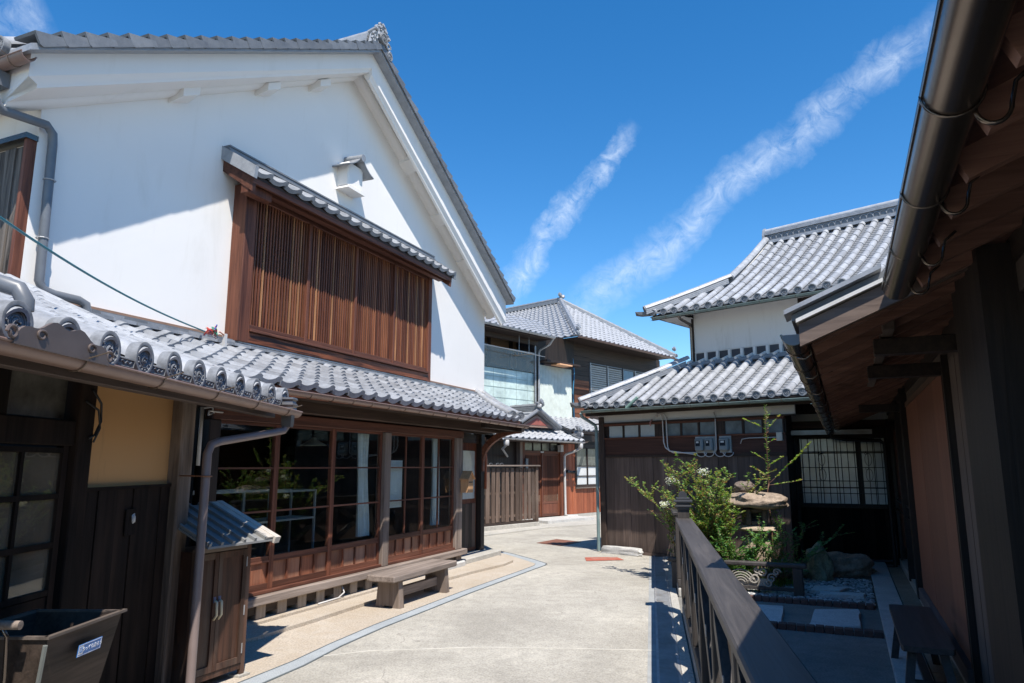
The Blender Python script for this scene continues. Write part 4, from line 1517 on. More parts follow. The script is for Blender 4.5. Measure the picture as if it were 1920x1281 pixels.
# ------------------------------------------------------------------ near right house (frame FR, outside is n < .45)
rh = thing('eaved_right_house', 'dark timber house with deep rafter eaves and bronze gutters at the right edge', 'building', FR)
EV = .0
rz = lambda n: 2.20 + (n + .36) * .42                 # underside of roof boarding
for nm, s0, s1, n0 in (('roof', -2.48, 7.2, -.36), ('front_roof', -7.5, -2.48, .10)):
    mb = MB()
    mb.prism([(n0, rz(n0)), (5.0, rz(5.0)), (5.0, rz(5.0) + .03), (n0, rz(n0) + .03)], 's', s0, s1)
    r_ = mb.build(nm, W_EAVE, rh)
    mb = MB()
    mb.prism([(n0 - .04, rz(n0) + .035), (5.05, rz(5.0) + .045), (5.05, rz(5.0) + .10), (n0 - .04, rz(n0) + .07)], 's', s0 + .04, s1)
    mb.build('tile_bed', TILE, r_)
    s = s0 + .06
    while s < s1:
        mb = MB()
        mb.beam((s, n0 + .03, rz(n0 + .03) - .042), (s, 1.2, rz(1.2) - .042), .045, .090)
        mb.build('rafter', wood('rafter_wood', (.13, .062, .043), (.30, .16, .115), 'y', .65), r_)
        s += .32
    mb = MB(); mb.prism([(n0 - .012, rz(n0) - .045), (n0 + .012, rz(n0) - .045), (n0 + .012, rz(n0) + .045), (n0 - .012, rz(n0) + .045)], 's', s0, s1)
    mb.build('eave_fascia', wood('eave_fascia_wood', (.05, .024, .017), (.13, .066, .046), 'x', .6), r_)
    # round tile rows over the bed
    s = s0 + .25
    while s < s1:
        mb = MB(); mb.beam((s, n0 + .05, rz(n0 + .05) + .085), (s, 4.9, rz(4.9) + .085), .12, .05)
        mb.build('tile_row', TILE, r_)
        s += .60
RR_ = rh.children[0]
# verge of the farther roof where the nearer one steps back
def along(nA, nB, d0, d1):
    return [(nA, rz(nA) + d0), (nB, rz(nB) + d0), (nB, rz(nB) + d1), (nA, rz(nA) + d1)]
bw_ = wood('barge_wood', (.06, .040, .033), (.17, .125, .10), 'y', .65)
for nm, nA, nB, d0, d1, sa, sb, m_ in (('bargeboard', -.37, .50, -.085, .022, -2.53, -2.485, bw_), ('verge_strip', -.38, .46, .030, .048, -2.56, -2.44, OFFWHITE),
                                       ('verge_tile', -.40, .10, .052, .085, -2.52, -2.40, TILE_D), ('verge_tile', -.43, .0, .090, .112, -2.58, -2.38, TILE_S)):
    mb = MB(); mb.prism(along(nA, nB, d0, d1), 's', sa, sb); mb.build(nm, m_, RR_)
# gutters
gutter(rh, (-2.50, -.40, 2.175), (6.75, -.40, 2.085), .054, METAL_DK, .62, wire=METAL_DK)
mb = MB()
ring = [(-2.502, -.40 + math.cos(t) * .052, 2.175 + math.sin(t) * .052) for t in [math.pi + math.pi * k / 12 for k in range(13)]]
mb.loft(ring, [(-2.492, q[1], q[2]) for q in ring]); mb.build('gutter_end', METAL_GY, rh)
SIDE = 1
g1 = MB().half_gutter((-7.5, .043, 2.335), (-2.72, .043, 2.310), .055, 14).build('near_gutter', METAL_DK, rh, angle=60)
mb = MB()
ring = [(-2.72, .043 + math.cos(t) * .053, 2.31 + math.sin(t) * .053) for t in [math.pi + math.pi * k / 14 for k in range(15)]]
mb.loft(ring, [(-2.715, q[1], q[2]) for q in ring]); mb.build('gutter_end', METAL_DK, g1)
for s in (-2.90, -3.36, -3.92, -4.5):
    mb = MB()
    mb.tube([(s, .043 + math.cos(t) * .059, 2.32 + math.sin(t) * .059) for t in [math.pi + math.pi * j / 12 for j in range(13)]], .0035, 6)
    c = Vector((s + .01, .080, 2.275))
    mb.tube([c + Vector((0, .032 * (1 - math.cos(t)), -.038 * math.sin(t))) for t in [math.pi * j / 10 for j in range(11)]] + [(s + .01, .155, 2.32), (s + .01, .19, 2.35)], .005, 6)
    mb.build('bracket', METAL_DK, g1, smooth=True)
for s in (-2.3, -1.4, -.3, .9, 2.2):
    mb = MB(); mb.tube([(s, -.34, 2.20), (s, -.33, 2.10), (s, -.36, 2.08), (s, -.40, 2.09)], .006, 6); mb.build('hanger', METAL_DK, rh, smooth=True)
# plate, beams and brackets
part('wall_plate', W_DARKX, rh, -7, 7.2, .46, .58, 2.36, 2.47)
part('wall_band', wood('grey_band_board', (.05, .038, .03), (.11, .085, .07), 'x', .75), rh, -7, 6.8, .47, .50, 2.24, 2.42)
part('purlin', wood('grey_purlin', (.06, .046, .036), (.14, .105, .085), 'x', .75), rh, -1.9, 1.2, .02, .08, 2.27, 2.335, c=.004)
for s in (-1.62, -.42, 3.25):
    part('bracket_arm', W_DARKX, rh, s - .05, s + .05, -.02, .46, 2.17, 2.26, c=.004)
part('post', W_DARK, rh, -2.75, -1.98, .34, .60, 0, 2.45)
part('post', W_DARK, rh, 3.02, 3.22, .40, .60, .12, 2.42)
gp = part('fixed_panel', W_GRYP, rh, -1.98, -.56, .470, .50, .15, 2.26)
part('panel_edge', wood('grey_edge', (.09, .08, .072), (.17, .15, .135), 'z', .7), gp, -1.98, -1.90, .455, .4695, .15, 2.26)
for s in (-1.55, -1.18, -.85):
    part('panel_seam', W_DARK, gp, s, s + .004, .4685, .4699, .15, 2.26)
part('jamb', W_DARK, rh, -.545, -.50, .43, .52, .15, 2.3)
part('jamb', W_DARK, rh, -.47, -.43, .45, .55, .15, 2.3)
rp = part('sliding_shutter', wood('shutter_edge_wood', (.05, .018, .012), (.09, .035, .024), 'z', .6), rh, -.43, -.395, .435, .49, .25, 2.25)
edges = [-.395, .29, .98, 1.66, 2.34, 2.99]
for a, b in zip(edges, edges[1:]):
    part('shutter_board', W_REDP, rp, a + .003, b - .003, .448 + random.uniform(0, .004), .475, .25, 2.20)
part('shutter_top_rail', wood('lighter_rail', (.13, .07, .045), (.20, .12, .08), 'x', .6), rp, -.395, 2.99, .443, .48, 2.201, 2.25)
part('lower_rail', wood('mauve_rail', (.085, .068, .066), (.14, .118, .115), 'x', .7), rh, -.43, 3.0, .405, .50, .135, .245, c=.004)
part('wall_foot', CONC, rh, -7, 6.7, .44, .6, 0, .13)
# dark opening and farther panels
part('inner_dark', DARKROOM, rh, 3.2, 6.8, .70, .74, 0, 2.4)
part('wall_board', W_DARK, rh, 3.22, 4.5, .52, .56, .10, 2.3)
part('post', W_DARK, rh, 4.5, 4.62, .42, .56, .10, 2.4)
part('wall_board', W_REDP, rh, 4.62, 6.55, .50, .53, .35, 2.1)
part('rail', BLACK, rh, 3.2, 6.6, .455, .475, 1.02, 1.045)
part('rail', BLACK, rh, 3.22, 6.6, .455, .475, .88, .90)
for s in (3.3, 6.5):
    part('rail_post', BLACK, rh, s, s + .03, .45, .48, 0, 1.9)
# side downpipe from the far end of the gutter
mb = MB(); mb.tube([(6.2, -.40, 2.08), (6.2, -.38, 1.99), (6.25, -.2, 1.96), (6.3, .30, 1.93), (6.32, .36, 1.88), (6.33, .36, .05)], .03, 10)
mb.build('downpipe', BLACK, rh, angle=50)
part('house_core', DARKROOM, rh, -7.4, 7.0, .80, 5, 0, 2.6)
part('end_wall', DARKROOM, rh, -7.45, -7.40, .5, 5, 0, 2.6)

# kerb and paving along the right house
kb = MB()
for k in range(10):
    kb = MB().cbox(-1.9 + k * 1.02, -1.9 + (k + 1) * 1.02 - .006, .0, .245, -.02, .045, c=.006)
    o = structure('kerb_stone', kb, STONE, FR)
bounds = [-2, -.9, .3, 1.35, 2.4, 3.5, 4.4, 5.3, 6.4]
PAVE = ground_mat('buff_paving', ((.24, .20, .155), (.31, .26, .205), (.20, .165, .13)), 80, .85, .25, big=1.5)
for a, b in zip(bounds, bounds[1:]):
    structure('paving_slab', MB().cbox(a, b - .008, .255, .46, -.02, .03, c=.005), PAVE, FR)

# low bench by the wall
t = thing('narrow_bench', 'narrow dark wooden bench on splayed legs by the reddish shutter wall', 'bench', FR, (-.10, .17, .0))
BW = wood('bench_dark_wood', (.040, .032, .030), (.085, .070, .066), 'x', .5)
mb = MB()
mb.prism([(-.74, -.14), (-.70, -.15), (.72, -.15), (.74, -.12), (.74, .12), (.72, .145), (-.70, .145), (-.74, .13)], 'z', .405, .440)
mb.build('seat', BW, t)
for s, sg in ((-.60, -1), (.58, 1)):
    for n, ng in ((-.085, -1), (.085, 1)):
        mb = MB(); mb.beam((s, n, .405), (s + sg * .09, n + ng * .06, .03), .05, .045, (1, 0, 0)); mb.build('leg', BW, t)
    mb = MB(); mb.beam((s + sg * .05, -.11, .20), (s + sg * .05, .11, .20), .035, .045); mb.build('cross_rail', BW, t)
mb = MB(); mb.beam((-.64, 0, .17), (.62, 0, .17), .05, .03); mb.build('stretcher', BW, t)

# ------------------------------------------------------------------ tiled house across the garden (frame FD)
hd = thing('corner_tiled_house', 'brown plank house with two tiers of round tiled roofs and a white upper wall', 'building', FD)
mb = MB(); mb.prism([(0, -.03), (3.53, -.03), (3.53, -.07), (3.10, -1.34), (3.0, -6), (0, -6)], 'z', 0, 2.55); mb.build('wall_core', W_DARK, hd)
part('corner_post', wood('corner_post_wood', (.03, .02, .015), (.075, .05, .04), 'z', .7), hd, -.02, .10, -.06, .03, 0, 2.45, c=.006)
s, k = .10, 0
while s < 3.52:
    w = random.uniform(.145, .19)
    e = min(s + w, 3.53)
    part('wall_plank', W_PLANK, hd, s + .0015, e - .0015, -.03, -.008 + random.choice((0, .004, .007)), .06, 1.70)
    s = e
part('plank_rail', W_DARKX, hd, .10, 3.53, -.03, .014, 1.70, 1.735)
part('base_rail', W_PLANK, hd, .0, 3.53, -.03, .016, 0.0, .055)
part('red_board', wood('dark_red_board', (.035, .016, .012), (.10, .042, .03), 'x', .65), hd, .10, 3.53, -.03, -.006, 1.736, 2.045)
part('window_sill_rail', W_REDX, hd, .10, 3.53, -.03, .02, 2.03, 2.058)
part('window_head_rail', W_REDX, hd, .10, 3.53, -.03, .02, 2.275, 2.31)
for a, b in ((.18, 1.21), (1.38, 2.39), (2.51, 3.51)):
    wdt = (b - a) / 3
    for j in range(3):
        f = MB(); 
        x0, x1 = a + j * wdt, a + (j + 1) * wdt
        f.box(x0, x0 + .02, -.025, .004, 2.06, 2.274); f.box(x1 - .02, x1, -.025, .004, 2.06, 2.274)
        f = f.build('transom_window', W_DARK, hd, kind='stuff')
        part('pane', FROST if (a < 1) else plain('grey_blue_pane', (.13, .17, .18), .12, var=.35, scale=3), f, x0 + .02, x1 - .02, -.018, -.012, 2.062, 2.272)
for a, b in ((1.21, 1.38), (2.39, 2.51)):
    part('post', W_DARK, hd, a, b, -.03, .008, 2.058, 2.275)
part('eave_board', W_DARKX, hd, -.1, 3.7, -.03, .05, 2.312, 2.335)
part('plaster_band', OFFWHITE, hd, -.02, 3.7, -.03, .012, 2.336, 2.475)
part('eave_beam', W_DARKX, hd, -.15, 7, .18, .26, 2.46, 2.545)
part('soffit', W_DARKX, hd, -.05, 7, -.03, .46, 2.545, 2.56)
TILE_P = tile_mat('kawara_pan', (.20, .21, .225), .5)
# lower roof
dl = lambda n: 2.60 + (.5 - n) * .50 + .045 * ((.5 - n) / 1.5) ** 2 * 1.5
def rows(parent, zf, nE, nT, hipf, s_first, s_last, pitch, capm, lift=.0, step=.262, pan_step=.088, sweep=0):
    """hongawara: columns of round cover tiles, stepped pans between, crest tiles at the eave"""
    up = lambda s: sweep * max(0, 1 - (s - s_first) / 1.1) ** 2
    fn = lambda u, v: (u, nE - v, zf(nE - v) + up(u) * max(0, 1 - v / 1.5) + .02)
    s = s_first
    while s <= s_last:
        v = 0
        L = 0
        while True:
            n = nE - v
            if n < nT + .05 or s < hipf(n) : break
            M = frame_at(fn, s, v)
            inst('round_tile', ROUND_R, parent, M @ jit(.003, .006))
            v += step * .90
        p = fn(s, 0)
        inst('crest_tile', capm, parent, Matrix.Translation((p[0], -(nE + .006), p[2] + .0)))
        s += pitch
    pn = MB()
    s = s_first - pitch / 2
    while s < s_last + pitch:
        v = 0
        while nE - v > nT:
            n = nE - v
            if s < hipf(n) - pitch * .8: break
            pts, F = [], []
            for (vv, dz) in ((v, .006), (v + pan_step + .01, -.010)):
                for q in range(4):
                    t = q / 3
                    x = s - pitch * .36 + pitch * .72 * t
                    pp = fn(x, vv)
                    pts.append((x, pp[1], pp[2] - .012 + dz - .014 * math.sin(math.pi * t)))
            for q in range(4):
                a = pts[q]
                pts.append((a[0], a[1], a[2] - .020))
            for q in range(3):
                F.append((q, q + 1, 5 + q, 4 + q)); F.append((8 + q, 9 + q, q + 1, q))
            pn.add(pts, F)
            v += pan_step
        s += pitch
    pn.build('pan_tiles', TILE_P, parent, kind='stuff')
    return fn


hip1 = lambda n: -.02 + (.5 - n) * .99
sk = MB()
sk.grid(lambda u, v: (lambda n: (hip1(n) + (7.5 - hip1(n)) * u, n, dl(n) - .045))(.5 - 1.55 * v), 8, 6)
sk.grid(lambda u, v: (lambda n: (hip1(n) + (7.5 - hip1(n)) * u, n, dl(n) - .085))(.5 - 1.55 * v), 8, 6)
sk.box(.0, 7.5, .46, .49, dl(.5) - .09, dl(.5) - .02)
LRF = sk.build('lower_roof', W_DARKX, hd)
rows(LRF, dl, .5, -1.0, hip1, .045, 4.9, .2345, CAP_SMALL, sweep=.03)
# left hip side (faces the street end)
sd_ = MB()
sd_.grid(lambda u, v: (-.02 + 1.5 * v, .5 - 1.5 * v * .99 - (6.5) * u, dl(.5 - 1.5 * v) - .03), 8, 5)
sd_.build('side_roof', TILE, LRF)
# hip ridge: stacked flat tiles with round tiles on top
def hip_ridge(parent, pts, r=.06, h=.10, nm='hip_ridge', w=.16, m_=None):
    mb = MB()
    for a, b in zip(pts, pts[1:]):
        for k in range(3):
            o_ = Vector((0, 0, .03 + k * .035))
            mb.beam(Vector(a) + o_, Vector(b) + o_, w - k * .02, .028)
    rgd = mb.build(nm, TILE, parent)
    tot = sum((Vector(b) - Vector(a)).length for a, b in zip(pts, pts[1:]))
    for a, b in zip(pts, pts[1:]):
        a, b = Vector((a[0], -a[1], a[2] + .13)), Vector((b[0], -b[1], b[2] + .13))
        L = (b - a).length
        y = (b - a).normalized(); x = y.cross(Vector((0, 0, 1))).normalized()
        cnt = max(1, math.ceil(L / .272))
        for k in range(cnt):
            M = Matrix((x, y, x.cross(y))).transposed().to_4x4()
            M.translation = a + y * k * L / cnt
            inst('round_tile', m_ or ROUND, rgd, M @ jit(.002, .006))
    a = Vector((pts[0][0], -pts[0][1], pts[0][2] + .135)); b = Vector((pts[1][0], -pts[1][1], pts[1][2] + .135))
    y = (b - a).normalized(); x = y.cross(Vector((0, 0, 1))).normalized()
    M = Matrix((x, y, x.cross(y))).transposed().to_4x4(); M.translation = a - y * .02
    inst('crest_tile', CAP_SMALL, rgd, M)
    return rgd


hip_ridge(LRF, [(hip1(n) - .02, n, dl(n) + .01) for n in (.52, .1, -.35, -.9)])
mb = MB(); mb.loft([(-.20, .66, dl(.5) + .10), (-.12, .60, dl(.5) + .04), (-.16, .54, dl(.5) + .0), (-.22, .60, dl(.5) + .02)], [(.02, .50, dl(.5) + .10), (.08, .46, dl(.5) + .05), (.05, .42, dl(.5)), (-.02, .46, dl(.5))]); mb.build('corner_tile', TILE_D, LRF)
# lower gutter and downpipes
gutter(hd, (.0, .56, 2.535), (7.0, .56, 2.50), .040, METAL_GN, .5)
mb = MB(); mb.tube([(1.18, .50, 2.72), (.98, .56, 2.54)], .028, 8); mb.build('roof_pipe', plain('verdigris_copper', (.16, .26, .22), .6), hd, angle=50)
mb = MB()
mb.tube([(-.02, .56, 2.50), (-.03, .52, 2.44), (-.03, .12, 2.30), (-.03, .09, 2.24), (-.03, .085, 2.15), (-.03, .085, .02)], .030, 10)
dpn = mb.build('downpipe', plain('patinated_pipe', (.15, .22, .22), .5, dirt=((.25, .29, .28), .7)), hd, angle=50)
# meters, conduits
for k, (a, b) in enumerate(((2.00, 2.17), (2.185, 2.345), (2.44, 2.625))):
    mt = part('electric_meter', plain('meter_body', (.38, .39, .37), .4), hd, a - .01, b + .01, .0, .02, 1.76, 2.03)
    mb = MB(); mb.cbox(a + .01, b - .01, .02, .10, 1.79, 2.0, c=.02); mb.build('meter_box', plain('meter_grey', (.22, .26, .27), .35), mt)
    part('meter_window', plain('meter_dark_glass', (.02, .03, .04), .1), mt, a + .035, b - .055, .1005, .104, 1.87, 1.96)
    part('meter_label', PAPER, mt, a + .05, b - .075, .1045, .106, 1.92, 1.95)
for off in (0, .075):
    mb = MB()
    mb.tube([(1.22 + off * .4, .02, 2.40), (1.28 + off, .06, 2.455), (1.36 + off, .06, 2.44), (1.385 + off, .05, 2.38), (1.39 + off, .04, 1.95 - off), (1.42 + off, .04, 1.86 - off * .7), (1.50 + off, .04, 1.80 - off * .4), (2.0, .04, 1.765 + (.0 if off else -.03))], .011, 8)
    mb.build('conduit', PVC, hd, smooth=True)
mb = MB(); mb.tube([(1.20, .08, 2.36), (1.16, .10, 2.30), (1.17, .1, 2.24)], .012, 6); mb.build('cable_end', plain('pinkish_cable', (.45, .22, .2), .6), hd, smooth=True)
for s0 in (2.02, 2.16, 2.36, 2.5):
    mb = MB(); mb.tube([(s0 + .09 - .09 * math.cos(t), .05, 1.765 - .07 * math.sin(t)) for t in [k * math.pi / 8 for k in range(9)]], .008, 6); mb.build('cable_loop', PVC, hd, smooth=True)
mb = MB(); mb.tube([(2.36, .03, 1.78), (2.38, .04, 1.82), (2.385, .04, 2.36), (2.36, .04, 2.42)], .011, 8); mb.build('conduit', PVC, hd, smooth=True)
mb = MB(); mb.tube([(2.80, .03, 1.90), (2.83, .03, 1.97), (2.95, .03, 1.985), (3.40, .03, 1.985)], .008, 6); mb.build('conduit', PVC, hd, smooth=True)
part('junction_box', plain('ivory_box', (.55, .52, .45), .5), hd, 3.40, 3.49, 0, .045, 1.93, 2.06)
fp = part('door_frame', W_DARKX, hd, 2.80, 3.50, -.005, .012, 1.735, 1.76)
# upper storey
UN = -1.0
part('upper_wall', OFFWHITE, hd, 1.50, 3.48, -7, UN, 3.3, 4.62)
part('upper_core', DARKROOM, hd, 3.48, 7.5, -7, UN - .12, 3.3, 4.62)
part('window_post', W_DARK, hd, 3.48, 3.56, UN - .1, UN + .01, 3.63, 4.45)
part('window_head', W_DARKX, hd, 3.56, 7, UN - .1, UN + .005, 4.26, 4.40)
part('upper_window', plain('dark_window', (.06, .07, .075), .15), hd, 3.60, 7, UN - .08, UN - .05, 3.66, 4.25)
part('corner_trim', W_DARK, hd, 1.465, 1.50, UN - .1, UN + .03, 3.4, 4.45)
part('drip_line', OFFWHITE, hd, 1.5, 3.48, UN, UN + .012, 3.635, 3.65)
k, s = 0, 1.53
while s < 3.6:
    part('black_square', plain('black_plaster', (.035, .04, .05), .5), hd, s, s + .165, UN, UN + .010, 3.485, 3.62)
    mb = MB(); mb.prism([(s + .172, 3.46), (s + .222, 3.46), (s + .222, 3.63), (s + .172, 3.63)], 'n', UN, UN + .03); mb.build('white_rib', OFFWHITE, hd)
    s += .236
for z, dn in ((3.375, .16), (3.405, .12), (3.435, .08)):
    part('noshi_row', TILE if dn < .15 else TILE_D, hd, 1.38, 7, UN, UN + dn, z, z + .024)
s = 1.45
while s < 3.7:
    mb = MB(); mb.tube([(s, UN + .19, 3.435), (s, UN + .0, 3.50)], .028, 8); mb.build('white_joint', OFFWHITE, hd, angle=40)
    s += .2345
# upper roof
du = lambda n: 4.37 + (-.5 - n) * .50 + .042 * (-.5 - n) ** 2
hip2 = lambda n: .85 + (-.5 - n) if n > -1.62 else 1.97
sk = MB()
sk.grid(lambda u, v: (lambda n: (hip2(n) + (9 - hip2(n)) * u, n, du(n) - .045))(-.5 - 3.0 * v), 8, 14)
sk.grid(lambda u, v: (lambda n: (hip2(n) + (9 - hip2(n)) * u, n, du(n) - .10))(-.5 - 3.0 * v), 8, 14)
sk.box(.9, 9, -.54, -.51, du(-.5) - .10, du(-.5) - .02)
URF = sk.build('upper_roof', W_DARKX, hd)
rows(URF, du, -.5, -3.5, hip2, .93, 6.4, .2300, CAP_SMALL, sweep=.035)
mb = MB()
def soff(u, v):
    s = .92 + .6 * v
    return (s, -.55 - 5 * u, 4.30 - .02 * abs(math.sin(u * 46)) + .04 * (1 - v))
mb.grid(soff, 60, 3); mb.build('side_soffit', OFFWHITE, URF, smooth=True)
mb = MB(); mb.add([(.95, -.55, 4.29), (7, -.55, 4.29), (7, -1.0, 4.37), (1.5, -1.0, 4.37)], [(0, 1, 2, 3)]); mb.build('front_soffit', OFFWHITE, URF)
sd2 = MB()
sd2.grid(lambda u, v: (.85 + 1.12 * v, -.5 - 1.12 * v - 5.5 * u, du(-.5 - 1.12 * v) - .03), 8, 5)
sd2.build('side_roof', TILE, URF)
sd3 = MB(); sd3.prism([(-1.62, 5.0), (-3.5, 6.3), (-5.4, 5.0)], 's', 2.0, 2.06); sd3.build('gable_wall', OFFWHITE, URF)
hip_ridge(URF, [(hip2(n) - .02, n, du(n) + .02) for n in (-.46, -.8, -1.2, -1.60)], w=.18)
hip_ridge(URF, [(1.97, n, du(n) + .0) for n in (-1.66, -2.2, -2.8, -3.4)], w=.10)
mb = MB(); mb.loft([(.62, -.36, du(-.5) + .09), (.68, -.40, du(-.5) + .03), (.70, -.48, du(-.5) + .0), (.60, -.42, du(-.5) + .02)], [(.86, -.48, du(-.5) + .08), (.92, -.52, du(-.5) + .03), (.90, -.56, du(-.5)), (.84, -.52, du(-.5))]); mb.build('corner_tile', TILE_D, URF)
back = MB(); back.prism([(-3.5, 6.30), (-7.5, 4.2), (-7.5, 4.1), (-3.5, 6.2)], 's', 2.0, 9); back.build('rear_slope', TILE, URF)
# top ridge
rz0 = du(-3.5) - .02
mr = MB()
for k, (w, h) in enumerate(((.24, .03), (.22, .03))):
    mr.box(1.95, 9, -3.5 - w / 2, -3.5 + w / 2, rz0 + k * .035, rz0 + k * .035 + h)
for k, (w, h) in enumerate(((.20, .025), (.19, .025))):
    mr.box(1.95, 9, -3.5 - w / 2, -3.5 + w / 2, rz0 + .20 + k * .03, rz0 + .20 + k * .03 + h)
MR = mr.build('main_ridge', TILE, URF)
part('ridge_band', TILE_D, MR, 1.97, 9, -3.57, -3.43, rz0 + .07, rz0 + .20)
s = 2.02
while s < 5.6:
    mb = MB()
    mb.tube([(s + .065 * math.cos(t), -3.425, rz0 + .075 + .10 * math.sin(t)) for t in [math.pi * k / 8 for k in range(9)]], .010, 5)
    mb.build('wave_tile', TILE, MR, smooth=True)
    s += .12
mb = MB(); mb.tube([(1.95, -3.5, rz0 + .29), (9, -3.5, rz0 + .29)], .062, 10); mb.build('ridge_round', TILE_S, MR, angle=40)
mb = MB(); mb.prism([(-3.60, rz0 - .05), (-3.38, rz0 - .05), (-3.40, rz0 + .20), (-3.44, rz0 + .33), (-3.5, rz0 + .38), (-3.56, rz0 + .33), (-3.60, rz0 + .2)], 's', 1.90, 1.955); mb.build('ridge_end_tile', TILE, MR)
gutter(hd, (.95, -.44, 4.30), (7, -.44, 4.28), .036, METAL_GN, .6)
mb = MB(); mb.tube([(1.50, -.44, 4.28), (1.50, -.5, 4.22), (1.46, -.93, 4.18), (1.46, -.96, 4.10), (1.46, -.96, 3.45)], .028, 8); mb.build('upper_downpipe', METAL_DK, hd, angle=50)

# stone block at the foot of the plank wall
mb = MB(); mb.rock((0, 0, .05), (.42, .085, .085), 4, .05, 3, 3, cube=.72)
t_ = mb.build('kerb_boulder', STONE_BR if 0 else STONE, None, angle=35)
t_.matrix_world = FD.mat @ Matrix.Translation((.52, -.15, 0))
t_['label'] = 'long pale rough stone at the foot of the plank wall'; t_['category'] = 'stone'

# window bay with iron grille (frame FB) ------------------------------
wb = thing('window_bay_wing', 'dark board wing with a grilled paper-lit window between the plank wall and right house', 'building', FB)
part('wall', W_DARK, wb, -.6, 1.9, -3, -.06, 0, 2.6)
for k in range(9):
    part('wall_board', W_OLD, wb, -.02 + k * .165, .142 + k * .165, -.06, -.03 + (k % 2) * .006, .06, .86)
part('board_cap', W_DARKX, wb, -.02, 1.47, -.06, .0, .86, .90)
part('base_rail', W_DARKX, wb, -.02, 1.50, -.06, .02, 0, .06)
part('post', W_DARK, wb, -.10, .04, -.06, .03, 0, 2.1)
part('post', W_DARK, wb, 1.42, 1.54, -.06, .03, 0, 2.3)
part('frame_head', W_DARKX, wb, .04, 1.42, -.05, .02, 2.02, 2.07)
part('return_wall', W_OLD, wb, -.6, -.08, -.06, .0, 0, 2.1)
for i, (a, b) in enumerate(((.05, .98), (.99, 1.41))):
    sh = part('sash', W_DARK, wb, a, a + .035, -.05, -.01, .90, 2.02)
    part('sash_stile', W_DARK, sh, b - .03, b, -.05, -.01, .90, 2.02)
    nn = 3 if i == 0 else 2
    for j in range(nn):
        x0 = a + .035 + (b - a - .065) * j / nn
        x1 = a + .035 + (b - a - .065) * (j + 1) / nn
        for z0, z1 in ((.93, 1.18), (1.20, 1.75), (1.77, 2.01)):
            part('pane', plain('curtained_glass', (.60, .65, .65), .15, var=.12, scale=3), sh, x0 + .006, x1 - .006, -.035, -.028, z0, z1)
    for z in (1.19, 1.76):
        part('sash_bar', W_DARKX, sh, a + .035, b - .03, -.04, -.015, z - .01, z + .01)
gr = MB(); gr.beam((0, .07, .93), (1.46, .07, .93), .012, .012); gr = gr.build('iron_grille', IRON, wb)
for z in (1.10, 1.30, 1.52, 1.78, 2.00):
    mb = MB(); mb.beam((0, .07, z), (1.46, .07, z), .010, .012); mb.build('grille_bar', IRON, gr)
for k in range(15):
    s = .02 + k * .1
    mb = MB(); mb.tube([(s, .082, 2.02), (s, .082, .93), (s, .10, .88)], .0055, 5); mb.build('grille_rod', IRON, gr)
for c in (.42, 1.12):
    for z in (1.40, 1.65):
        mb = MB()
        mb.tube([(c + .05 * math.sin(t), .09, z + .10 * math.cos(t)) for t in [k * math.pi / 8 for k in range(17)]], .0035, 5)
        mb.tube([(c - .03 + .02 * math.cos(t), .09, z + .1 + .02 * math.sin(t)) for t in [k * math.pi / 6 for k in range(13)]], .003, 5)
        mb.build('scroll', IRON, gr, smooth=True, kind='stuff')
part('awning_sheet', METAL_LT, wb, -.30, 1.2, -.05, .42, 2.10, 2.125)
part('awning_edge', METAL_LT, wb, -.30, 1.2, .40, .43, 2.05, 2.10)
part('plaster_strip', OFFWHITE, wb, -.3, 1.5, -.055, .01, 2.30, 2.42)
part('brown_beam', W_REDX, wb, -.3, 1.5, -.055, .03, 2.18, 2.29)
mb = MB(); mb.tube([(-.10, .06, 2.05), (-.10, .06, 1.2), (-.04, .07, 0.02)], .022, 8); mb.build('thin_pipe', METAL_GY, wb, angle=50)
mb = MB(); mb.tube([(1.38, .10, 1.9), (1.42, .10, .15), (1.40, .10, .08), (1.30, .10, .06), (.6, .10, .05)], .026, 8); mb.build('black_pipe', BLACK, wb, angle=50)

# ------------------------------------------------------------------ far houses (frame FE)
def patch(name, parent, A, B, C, D, nu, nv, m_, thick=.05):
    """joined pan tiling over the quad A-B (eave) D-C (top)"""
    A, B, C, D = map(Vector, (A, B, C, D))
    P = lambda u, v: (A * (1 - u) + B * u) * (1 - v) + (D * (1 - u) + C * u) * v
    mb = MB()
    nrm = (B - A).cross(D - A).normalized()
    if nrm.z < 0: nrm = -nrm
    for j in range(nv):
        for i in range(nu):
            u0, u1, v0, v1 = i / nu, (i + 1) / nu, j / nv, (j + 1.08) / nv
            pts = []
            for v, h in ((v0, .032), (min(v1, 1), .008)):
                for q in range(5):
                    t = q / 4
                    pts.append(P(u0 + (u1 - u0) * t, v) + nrm * (h + (-.022, -.03, -.018, .022, -.006)[q]))
            for q in range(5):
                pts.append(pts[q] - nrm * .03)
            F = []
            for q in range(4):
                F += [(q, q + 1, 6 + q, 5 + q), (10 + q, 11 + q, q + 1, q)]
            mb.add(pts, F)
    mb.add([A - nrm * .04, B - nrm * .04, C - nrm * .04, D - nrm * .04], [(0, 1, 2, 3)])
    return mb.build(name, m_, parent, kind='stuff')


